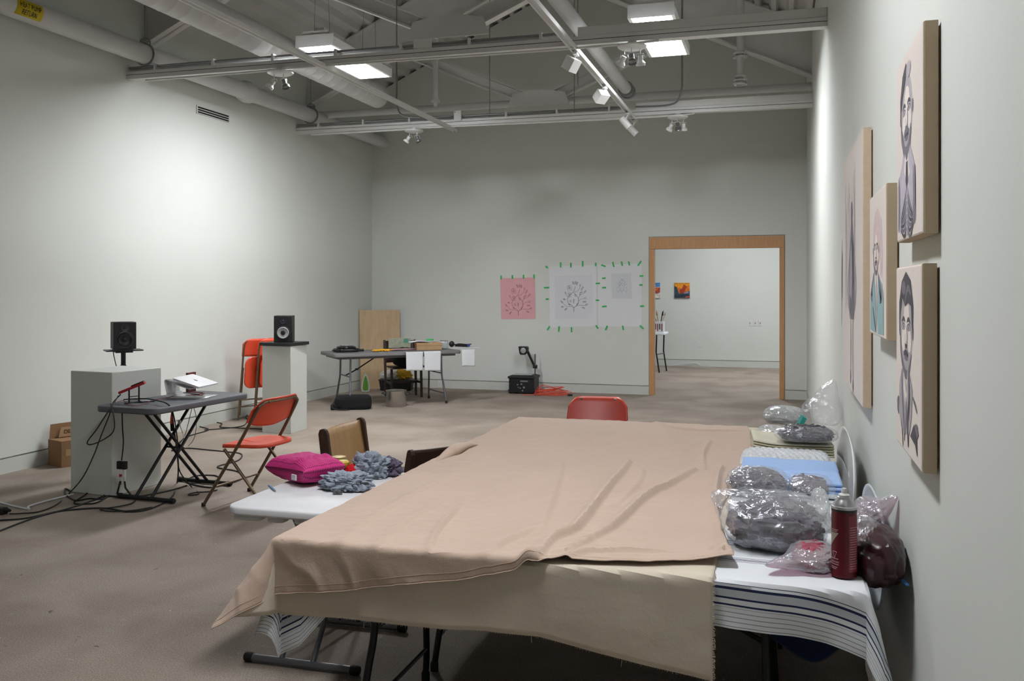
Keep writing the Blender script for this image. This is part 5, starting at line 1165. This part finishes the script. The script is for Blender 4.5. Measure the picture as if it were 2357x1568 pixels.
# tote on chair back
t = thing('printed_tote', 'pale printed bag with green patch hung on the chair behind grey table', 'bag', (-5.50, 12.78, .72), R(38))
b = MB(); b.box(-.17, .17, -.015, .015, .0, .15); b.build('bag_body', mat('printed_cotton', 'b3b19c', .9, col2='8e9a84', nscale=18), t, bevel=.006)
b = MB(); b.box(.06, .13, -.017, -.0155, .08, .14); b.build('green_patch', mat('sage_green', '4f9078', .8), t)
bm_ = mat('black_fabric', '0d0d0f', .95, noise_amt=.2)
b = MB(); blob(b, (-5.34, 12.58, .60), (.20, .17, .145), 4, .06, 2.0, 40, 24, flat=.456)
tag(b.build('black_bag', bm_, loc=(-5.34, 12.58, .456)), 'black bag resting on the wooden chair seat under the grey table', 'bag', 'black bags')
t = thing('shoulder_bag', 'black shoulder bag slumped on the floor under left end of grey table', 'bag', onZ(800, 945, 0) + Vector((0, .18, 0)), R(25))
b = MB(); blob(b, (0, 0, .088), (.25, .15, .10), 5, .05, 1.6, 60, 36, flat=.003, ridge=False, pw=.42); b.build('bag_body', bm_, t)
b = MB(); b.tube(cat([(-.24, -.05, .12), (-.28, -.16, .05), (-.2, -.22, .02), (-.05, -.20, .015)], 6), .012, 6, flat=.4); b.build('strap', bm_, t)
b = MB(); b.box(-.30, -.2, -.12, -.02, .002, .07); b.build('side_pocket', bm_, t, bevel=.012)
t = thing('stock_pot', 'stainless steel stock pot with black side handles on the floor', 'pot', onZ(903, 938, 0) + Vector((0, .13, 0)), R(15))
sst = mat('stainless_steel', 'b2aea6', .28, .9, noise_amt=.05, nscale=12)
b = MB(); b.lathe([(0, .0), (.135, .0), (.14, .008), (.14, .215), (.146, .22), (.136, .222), (.134, .2), (.133, .03), (0, .03)], 48, cap=False); b.build('pot_body', sst, t)
for s in (-1, 1):
    b = MB(); b.tube(cat([(s * .14, -.04, .175), (s * .185, -.035, .18), (s * .19, 0, .18), (s * .185, .035, .18), (s * .14, .04, .175)], 5), .011, 8); b.build('handle', blackp, t)
t = thing('clothes_iron', 'green and white clothes iron standing on its heel by the plywood', 'iron', (-6.22, 13.12, 0), R(24)); t.scale = (1.12, 1.12, 1.15)
b = MB(); sole = [(0, .0), (.055, .01), (.06, .06), (.05, .14), (.025, .22), (0, .26), (-.025, .22), (-.05, .14), (-.06, .06), (-.055, .01)]
b.prism(sole, -.05, -.035); b.build('soleplate', silver, t, smooth=False)
b = MB(); b.prism([(x * .92, z * .95 + .002) for x, z in sole], -.034, .01); b.build('skirt', whitem, t, bevel=.006, smooth=False)
b = MB(); b.prism([(x * .62, z * .8 + .02) for x, z in sole], -.058, -.0505); b.build('green_inlay', mat('leaf_green', '55892a', .35), t, smooth=False)
b = MB(); b.tube(cat([(0, .01, .2), (0, .07, .18), (0, .085, .1), (0, .06, .03)], 6), .016, 10); b.build('handle', mat('leaf_green', '55892a', .35), t)
t = thing('black_tub', 'black plastic tub on floor under grey table, filled with cloth', 'tub', (-5.84, 13.46, 0), R(12))
b = MB(); b.prism([(-.24, 0), (.24, 0), (.265, .17), (-.265, .17)], -.12, .12); b.build('tub_body', blackp, t, smooth=False, bevel=.01)
b = MB(); b.rrect(.56, .27, .04, .16, .175); b.build('rim', blackp, t)
b = MB(); blob(b, (-.1, 0, .235), (.16, .09, .075), 2, .22, 2.2, 60, 34, flat=.178, ridge='puff'); 
def put(b, name, m, M0, label, cat_, grp=None, **k):
    b.v = [M0 @ v for v in b.v]; o = b.build(name, m, loc=M0.translation, **k); return tag(o, label, cat_, grp)
tm = wm(t)
put(b, 'white_rag', mat('white_cotton', 'cfcbc6', .95), tm, 'crumpled white rags heaped in the black tub', 'rag')
b = MB(); blob(b, (.08, .02, .245), (.14, .09, .07), 7, .22, 2.3, 60, 34, flat=.178, ridge='puff'); put(b, 'yellow_rag', mat('mustard_cloth', 'b58d1e', .9, noise_amt=.2), tm, 'crumpled mustard yellow cloth in the black tub', 'rag')
# plywood sheet leaning in the corner
A = Vector((-6.44, 13.40, 0)); Bp = Vector((-5.92, 13.845, 0)); dd = (Bp - A).normalized(); nn = Vector((-dd.y, dd.x, 0)); A2 = Vector((-6.40, 13.10, 1.28)); 
b = MB(); w_ = dd * .67; up = nn * .012 + Vector((-.02, 0, 1.27)); th = nn * .012
v = [A, A + w_, A + w_ + up, A + up]; b.add([q - th * .5 for q in v] + [q + th * .5 for q in v], [(0, 1, 2, 3), (7, 6, 5, 4), (0, 4, 5, 1), (1, 5, 6, 2), (2, 6, 7, 3), (3, 7, 4, 0)])
tag(b.build('plywood_sheet', ply, loc=A + w_ / 2, smooth=False), 'tan plywood sheet leaning in the back left corner', 'plywood')

# ================================================================ THINGS ON THE WHITE SMALL TABLE
ZW = .716
fuch = bpy.data.materials.new('fuchsia_dots'); fuch.use_nodes = True; nt = fuch.node_tree; N = nt.nodes; L = nt.links
N['Principled BSDF'].inputs['Roughness'].default_value = .75
tc = N.new('ShaderNodeTexCoord'); vo = N.new('ShaderNodeTexVoronoi'); vo.inputs['Scale'].default_value = 36; vo.inputs['Randomness'].default_value = 0; L.new(tc.outputs['UV'], vo.inputs[0])
cr = N.new('ShaderNodeValToRGB'); cr.color_ramp.elements[0].position = .25; cr.color_ramp.elements[1].position = .32; cr.color_ramp.elements[0].color = (*srgb('5c1236'), 1); cr.color_ramp.elements[1].color = (*srgb('c92b7c'), 1); L.new(vo.outputs['Distance'], cr.inputs[0]); L.new(cr.outputs[0], N['Principled BSDF'].inputs['Base Color'])
pc0 = onZ(672, 1118, ZW)
t = thing('dotted_pouch', 'fuchsia pink pouch with dark dots on the white small table', 'pouch', pc0 + Vector((0, .12, .001)), R(-28))
def pouch(top):
    def f(u, v):
        x, y = (u - .5) * 2, (v - .5) * 2; k = (1 - x ** 4) * (1 - y ** 4); k = max(0, k) ** .42
        pin = 1 - .10 * (1 - x * x) * abs(y) ** 3; 
        z = .055 + (.062 if top else -.052) * k + .006 * fbm(x * 2, y * 2, 2, 2, 3) * k + (.012 * math.exp(-((x - .45) / .12) ** 2) * k if top else 0)
        z += .018 * (x + 1) * .5 * (1 - k); return Vector((x * .165 * (1 - .08 * (1 - x * x) * 0), y * .115 * pin, max(z, .002)))
    return f
b = MB(); b.grid(40, 34, pouch(True), uv=lambda u, v: (u, v * .7)); b.grid(40, 34, pouch(False), uv=lambda u, v: (u, v * .7)); b.build('pouch_body', fuch, t)
b = MB(); b.tube([Vector((-.16 + .32 * k / 20, -.103 - .012 * abs(k / 10 - 1) ** 2, .062 + .018 * k / 20)) for k in range(21)], .003, 6, flat=.7); b.build('zip', mat('magenta_zip', 'a81f66', .6), t)
b = MB(); b.box(.07, .105, -.118, -.112, .03, .055); b.build('white_tab', paperm, t)
grc = mat('grey_blue_jersey', '8d96a3', .95, noise_amt=.12, nscale=30, sheen=.2)
def heap(pts, label, m, seed, group='grey cloth scraps on white table', name='fabric_scrap', amp=.4, fr=1.7, cat_='cloth', z=ZW):
    (x0, y0, x1, y1, h) = pts; p = onZ((x0 + x1) / 2, y1, z); wd = (x1 - x0) / FPX * (p.y) / ray((x0 + x1) / 2, y1).y
    b = MB(); blob(b, (p.x, p.y + wd * .30, z + h * .45), (wd / 2, wd * .32, h * .55), seed, amp, fr, 110, 60, flat=z + .002, ridge='puff', pw=.8)
    return tag(b.build(name, m, loc=(p.x, p.y + wd * .3, z)), label, cat_, group)
heap((728, 1090, 836, 1133, .07), 'crumpled grey blue cloth on white table right of the pink pouch', grc, 2, amp=.24, fr=2.3)
heap((806, 1050, 880, 1103, .10), 'crumpled pale grey cloth heaped behind the red pompom', grc, 5, amp=.27, fr=2.5)
heap((845, 1060, 912, 1098, .08), 'crumpled purple grey cloth at the back of white table', mat('purple_grey_jersey', '5e5566', .95, noise_amt=.15, nscale=30), 9, amp=.25, fr=2.2)
heap((766, 1130, 782, 1139, .014), 'tiny grey scrap in front of the crumpled grey blue cloth', mat('dark_grey_felt', '66686c', .95), 3)
p = onZ(748, 1086, ZW); b = MB(); b.lathe([(.035, 0), (.05, 0), (.05, .02), (.035, .02), (.035, 0)], 28, cap=False); o = b.build('masking_tape_roll', mat('cream_tape', 'cfc2a0', .7)); o.location = p + Vector((-.0, .1, .003)); tag(o, 'cream masking tape roll on white table behind the pouch', 'tape')
t = thing('jam_jar', 'short pinkish glass jar with metal lid on white table', 'jar', onZ(767, 1090, ZW) + Vector((0, .06, 0)))
b = MB(); b.lathe([(0, .001), (.032, .001), (.036, .01), (.036, .05), (.03, .06)], 28, cap=False); b.build('glass', film('rosy_glass', 'd8b0a0', .35, 4), t)
b = MB(); b.lathe([(.034, .06), (.036, .06), (.036, .072), (.03, .074), (0, .074)], 28, cap=False); b.build('lid', mat('brass_lid', 'b6a06c', .4, .5), t)
t = thing('spray_bottle_cap', 'dark amber jar with yellow top beside the red pompom', 'jar', onZ(783, 1100, ZW) + Vector((0, .03, 0)))
b = MB(); b.lathe([(0, .001), (.025, .001), (.029, .008), (.029, .04), (.024, .048)], 24, cap=False); b.build('amber_glass', mat('amber', '3a1a12', .2), t)
b = MB(); b.lathe([(.027, .046), (.03, .05), (.03, .07), (.022, .078), (0, .08)], 24, cap=False); b.build('yellow_lid', mat('yellow_lid', 'bfa53a', .4), t)
b = MB(); p = onZ(804, 1103, ZW) + Vector((0, .03, .033)); blob(b, p, (.03, .03, .03), 4, .12, 6, 40, 24); tag(b.build('pompom', mat('scarlet_wool', 'c4101a', .95), loc=p - Vector((0, 0, .033))), 'round scarlet wool pompom on the white table', 'pompom')
a = onZ(619, 1118, ZW + .005); c = onZ(635, 1131, ZW + .005); t = thing('pen', 'blue pen lying at the pouch edge on the white table', 'pen', a)
b = MB(); b.tube([(0, 0, 0), (c - a) * .75], .0045, 10); b.build('barrel', mat('pen_blue', '3a6ea8', .3), t)
b = MB(); b.tube([(c - a) * .75, (c - a)], [.0045, .0012], 10); b.build('tip', galv, t)
p = onZ(760, 1098, ZW) + Vector((.0, .05, 0)); b = MB(); b.box(-.02, .02, -.001, .001, 0, .045); o = b.build('paper_tag', paperm); o.location = (p.x + .02, p.y, ZW + .002); o.rotation_euler = (R(-25), 0, R(30)); tag(o, 'small white folded tag leaning by the amber jar', 'tag')

# ================================================================ RIGHT SIDE STRIP: BAGS, CLOTHS, CAN
ZS = .7495
yarn = mat('grey_yarn', '5b5761', .95, noise_amt=.25, nscale=24, sheen=.2); yarn2 = mat('charcoal_yarn', '45434a', .95, noise_amt=.25, nscale=24)
def bag(px0, px1, py1, hgt, depth, label, content, seed, filmm=clear, z=ZS, lumps=12, spill=1.07, dy=0, dx=0, cs=1.0, tilt=0, corner=None):
    cxp = (px0 + px1) / 2; p = onZ(cxp, py1, z); wd = (px1 - px0) / FPX * p.y / ray(cxp, py1).y
    c = Vector((p.x + dx, p.y + depth * .5 + dy, z)); t = thing('plastic_bag', label, 'bag', c, 0, 'clear plastic bags on the striped cloth')
    if content:
        # rolls of soft yarn heaped together, one lumpy mass
        b = MB(); blob(b, (0, 0, hgt * .44), (wd * .42 * cs, depth * .42, hgt * .46), seed, .16, 2.6, 70, 40, flat=.012, pw=.85)
        rr = random.Random(seed)
        for k in range(lumps * 14):
            a = rr.random() * 2 * PI; e = rr.random() ** .7 * 1.35; d = Vector((math.cos(a) * math.sin(e), math.sin(a) * math.sin(e), math.cos(e)))
            q = Vector((d.x * wd * .40 * cs, d.y * depth * .40, hgt * .42 + d.z * hgt * .44)); tg = d.orthogonal().normalized(); tg.rotate(Matrix.Rotation(rr.random() * PI, 3, d)); s = rr.uniform(.018, .04)
            if q.z < .03: continue
            P = [q - tg * s, q - tg * s * .4 + d * .006, q + tg * s * .4 + d * .007, q + tg * s]; b.tube(cat(P, 3), [.002 + .009 * math.sin(PI * (j + .5) / 10) for j in range(10)], 10)
        b.build('wool_filling', content, t)
    b = MB(); ar = seed * 1.3
    def f(u, v):
        a = 2 * PI * u; e = PI * v; d = Vector((math.sin(e) * math.cos(a), math.sin(e) * math.sin(a), math.cos(e)))
        q = d * 2.3 + Vector((seed, 0, 3)); n1 = 1 - abs(noise.noise(q)) * 2; q2 = d * 7 + Vector((0, seed, 1)); n2 = 1 - abs(noise.noise(q2)) * 2
        k = spill * (1 + .07 * n1 + .035 * n2); sq = .75
        P = Vector((math.copysign(abs(d.x) ** sq, d.x) * wd * .46 * k, math.copysign(abs(d.y) ** sq, d.y) * depth * .46 * k, hgt * .5 + math.copysign(abs(d.z) ** .9, d.z) * hgt * .5 * k))
        if corner:
            cd = Vector(corner).normalized(); w_ = max(0, d.dot(cd)) ** 10; P += Vector(corner) * w_
        P.z = max(P.z, .004); return P
    b.grid(90, 56, f); b.build('film', filmm, t); return t
bag(1664, 1905, 1283, .165, .30, 'large clear bag of dark grey wool, nearest bag on the striped cloth', yarn, 3, dx=.0, corner=(-.05, .0, .03))
bag(1672, 1812, 1150, .10, .26, 'clear bag of grey wool between the large bag and the blue cloth', yarn, 5)
bag(1818, 1912, 1150, .06, .24, 'flat clear bag of brownish grey wool beside the blue cloth', mat('taupe_yarn', '6f6770', .95, noise_amt=.25, nscale=24), 8, spill=1.3)
bag(1828, 1915, 1322, .055, .20, 'small clear bag with pink wool lying in front of the large bag', mat('pink_yarn', '9c4a5a', .9, noise_amt=.3, nscale=24), 6, clearp, corner=(-.08, -.06, 0), spill=1.25)
bag(1972, 2040, 1262, .13, .24, 'pinkish clear crinkled bag beside the red spray can', mat('mauve_yarn', '8d7585', .95, noise_amt=.3, nscale=24), 11, clearp, corner=(.05, -.04, .06), cs=.8)
bag(1870, 1912, 1225, .11, .28, 'crinkled clear bag with bluish sheen behind the spray can', None, 14, cleary)
# dark red bag wedged between the table edge and wall
t = thing('maroon_bag', 'dark maroon filled bag wedged between the table edge and right wall', 'bag', (.285, 3.08, .70), 0)
b = MB(); blob(b, (.004, 0, .085), (.084, .165, .086), 6, .06, 1.6, 70, 40, ridge='puff', pw=.85); b.build('maroon_filling', mat('maroon_pack', '331319', .34, noise_amt=.25, nscale=14, bump=.8, bscale=14), t)
b = MB(); blob(b, (-.02, .03, .125), (.058, .12, .072), 8, .05, 2.0, 70, 40, ridge=False); b.build('film', film('thin_clear_film', 'ffffff', .05), t)
b = MB(); b.tube([(.066, -.10, .045), (.082, -.15, .04)], .006, 6, flat=.4); b.build('blue_zip', mat('zip_blue', '2a6fb0', .5), t)
# folded light blue cloth
blu = weave_mat('sky_blue_cotton', '9dbce8', 900, .05)
t = thing('folded_cloth', 'folded sky blue cloth lying on the striped cloth', 'cloth', (.045, 4.32, ZS), 0, 'folded cloths on the striped cloth')
for k in range(3):
    b = MB(); b.grid(40, 50, lambda u, v, k=k: Vector(((u - .5) * .42, (v - .5) * (.58 - .02 * k), .012 + .016 * k + .010 * (1 - abs(2 * u - 1) ** 8) * (1 - abs(2 * v - 1) ** 8) + .004 * fbm(u * 2, v * 3, 2, 3, k + 4) + (.008 * math.exp(-((v - .35 - .2 * u) / .03) ** 2) if k == 2 else 0)))); b.build('fold', blu, t, solid=.010)
b = MB(); b.box(-.21, .22, -.34, -.27, .002, .012); b.build('pale_lining', paperm, t, bevel=.004)
knit = mat('white_knit', 'c9cdcf', .95, noise_amt=.18, nscale=70, bump=.8, bscale=60)
t = thing('folded_cloth', 'folded white knitted cloth behind the sky blue cloth', 'cloth', (.03, 4.78, ZS), 0, 'folded cloths on the striped cloth')
b = MB(); b.grid(60, 40, lambda u, v: Vector(((u - .5) * .44, (v - .5) * .34, .05 * (1 - abs(2 * u - 1) ** 10) * (1 - abs(2 * v - 1) ** 6) + .004 + .004 * math.sin(u * 90 + v * 20)))); b.grid(2, 2, lambda u, v: Vector(((u - .5) * .44, (v - .5) * .34, .003))); b.build('knit_fold', knit, t)
t = thing('newspaper_stack', 'stack of yellowed folded papers under the dark wool bag', 'paper', (.06, 5.12, ZS), R(4))
old = mat('yellowed_paper', 'b9b394', .85, noise_amt=.08)
for k in range(5):
    b = MB(); b.grid(16, 10, lambda u, v, k=k: Vector(((u - .5) * .40, (v - .5) * .38 + .004 * k, .008 + .013 * k + .05 * max(0, .35 - u) ** 1.6 * 2))); b.build('folded_sheet', old if k % 2 else mat('cream_paper', 'cfcbb6', .8), t, solid=.008)
bag(1788, 1925, 1022, .075, .24, 'clear bag of charcoal wool on top of the yellowed papers', yarn2, 4, clear, z=ZS + .075, dy=-.02)
bag(1745, 1800, 1020, .07, .30, 'nearly empty clear bag left of the yellowed papers', None, 9, cleary)
bag(1760, 1850, 985, .11, .22, 'milky plastic bag behind the charcoal wool bag', mat('pale_stuffing', 'b9bdbd', .9), 12, cleary, dy=.05)
bag(1850, 1938, 985, .16, .22, 'tall crinkled clear bag with yellow scrap against right wall', None, 15, clear, dy=.02, corner=(.03, .02, .12))
b = MB(); blob(b, (.20, 5.42, ZS + .07), (.05, .05, .03), 3, .1, 2, 30, 18); tag(b.build('yellow_scrap', mat('lemon_cloth', 'd3cf8a', .9), loc=(.20, 5.42, ZS)), 'lemon yellow scrap inside the tall clear bag by the wall', 'cloth')
p = onZ(1845, 985, ZS + .1); b = MB(); b.box(-.012, .012, -.02, .02, -.03, .03); o = b.build('teal_tag', mat('teal_card', '1f8f88', .6)); o.location = (p.x - .0, p.y, ZS + .135); o.rotation_euler = (.2, .4, .3); tag(o, 'small teal tag poking out of the milky plastic bag', 'tag')
# white trays propped against the wall
def oval(cx_, cy, cz, ry, rz_, label, m, rt=R(-5)):
    M = TR(cx_, cy, cz, 0) @ Matrix.Rotation(rt, 4, 'Y')
    def f(u, v):
        a = 2 * PI * u; k = v; e = .8
        return M @ Vector((-.022 * k ** 6 + .0, math.copysign(abs(math.cos(a)) ** e, math.cos(a)) * ry * k, math.copysign(abs(math.sin(a)) ** e, math.sin(a)) * rz_ * k))
    b = MB(); b.grid(64, 14, f); tag(b.build('white_tray', m, loc=(cx_, cy, cz), solid=.006), label, 'tray', 'white oval trays against the right wall')
oval(.325, 4.68, .725, .55, .205, 'white oval tray standing between table edge and wall by the blue cloth', whitem, R(3))
oval(.345, 3.58, .69, .42, .185, 'translucent white oval lid standing behind the spray can by the wall', mat('frosted_plastic', 'c6cdd0', .35, noise_amt=.03), R(3))
# spray can
red = mat('maroon_can', '54101a', .3, .2, noise_amt=.06); cp_ = onZ(1943, 1326, ZS)
t = thing('spray_can', 'dark red aerosol can with silver cap on the striped cloth corner', 'spray can', (cp_.x, cp_.y + .0, ZS + .001), R(0))
r0 = .0335 * 1.1
b = MB(); b.lathe([(0, .002), (r0 - .002, .0), (r0 + .001, .003), (r0 + .001, .006), (r0, .008), (r0, .205), (r0, .207)], 48, cap=False)
b.build('can_body', red, t)
b = MB(); b.lathe([(r0 + .001, .205), (r0 + .002, .208), (r0 + .001, .212), (r0 - .003, .214), (r0 - .006, .222), (r0 - .014, .231), (.020, .236), (.019, .239), (.014, .241)], 48, cap=False); b.build('dome', mat('can_silver', 'b9bbbc', .28, .8), t)
b = MB(); b.lathe([(.016, .238), (.0165, .245), (.012, .249), (.008, .25), (.008, .262), (.006, .265), (0, .265)], 24, cap=False); b.build('nozzle', mat('nozzle_grey', 'c0c1c0', .4), t)
def cyl_patch(b, a0, a1, z0, z1, mi=0, r=r0 + .0005, tri=None, n=12):
    def f(u, v):
        zz = z0 + (z1 - z0) * v; aa0, aa1 = a0, a1
        if tri == 'down': aa1 = a0 + (a1 - a0) * (.15 + .85 * v)
        return Vector((r * math.cos(R(aa0 + (aa1 - aa0) * u)), r * math.sin(R(aa0 + (aa1 - aa0) * u)), zz))
    b.grid(n, 6, f, mi)
b = MB(); cyl_patch(b, -100, -20, .198, .206, n=20); cyl_patch(b, -180, -100, .198, .206); cyl_patch(b, -185, -85, .198, .2049); b.build('black_band', blackp, t)
b = MB(); cyl_patch(b, -172, -118, .095, .135, 0, tri='down'); b.build('pale_triangle', mat('label_olive', '8f8874', .6), t)
b = MB(); cyl_patch(b, -74, -12, .02, .188); b.build('text_panel', mat('label_rose', '7c2a33', .5), t)
lab = mat('label_print', 'b9898c', .6)
rr = random.Random(2)
def wrap_line(txt, size, ang, z, m=lab, parent=t, r=r0 + .0012):
    cu = bpy.data.curves.new('x', 'FONT'); cu.body = txt; cu.size = size; cu.align_x = 'CENTER'; cu.align_y = 'CENTER'; tt = bpy.data.objects.new('x', cu); me = bpy.data.meshes.new_from_object(tt); bpy.data.objects.remove(tt)
    for v in me.vertices: a = R(ang) + v.co.x / r; v.co = Vector((r * math.cos(a), r * math.sin(a), z + v.co.y))
    me.materials.clear(); me.materials.append(m); me.name = 'lettering'; o = bpy.data.objects.new('lettering', me); C.objects.link(o); o.parent = parent
wrap_line('DANGER', .008, -140, .047)
b = MB()
for k in range(18):
    z = .03 + k * .0072
    cyl_patch(b, -68, -20 - rr.random() * 12, z, z + .0022, 0, r0 + .001)
for z, a1 in ((.143, -120), (.138, -126), (.056, -120), (.039, -118), (.031, -124), (.026, -130)): cyl_patch(b, -165, a1, z, z + .002, 0, r0 + .001)
fp_ = b.build('fine_print', lab, t); fp_['kind'] = 'stuff'
b = MB()
P = [(-150, .078), (-128, .078), (-139, .058)]
for i in range(3):
    a, c = P[i], P[(i + 1) % 3]; b.tube([Vector(((r0 + .001) * math.cos(R(a[0] + (c[0] - a[0]) * k / 6)), (r0 + .001) * math.sin(R(a[0] + (c[0] - a[0]) * k / 6)), a[1] + (c[1] - a[1]) * k / 6)) for k in range(7)], .0006, 4)
b.build('hazard_triangle', lab, t)
# navy cloth hanging under the table
b = MB(); b.grid(30, 14, lambda u, v: Vector((-.02 + .22 * u + .01 * math.sin(v * 4), 3.05 + .02 * math.sin(u * 7), .60 - (.10 + .06 * math.sin(u * 3)) * v)))
tag(b.build('navy_cloth', weave_mat('navy_cotton', '1d2a4a', 900, .1), loc=(.1, 3.05, .6), solid=.003), 'navy cloth hanging below the striped cloth under the table', 'cloth')
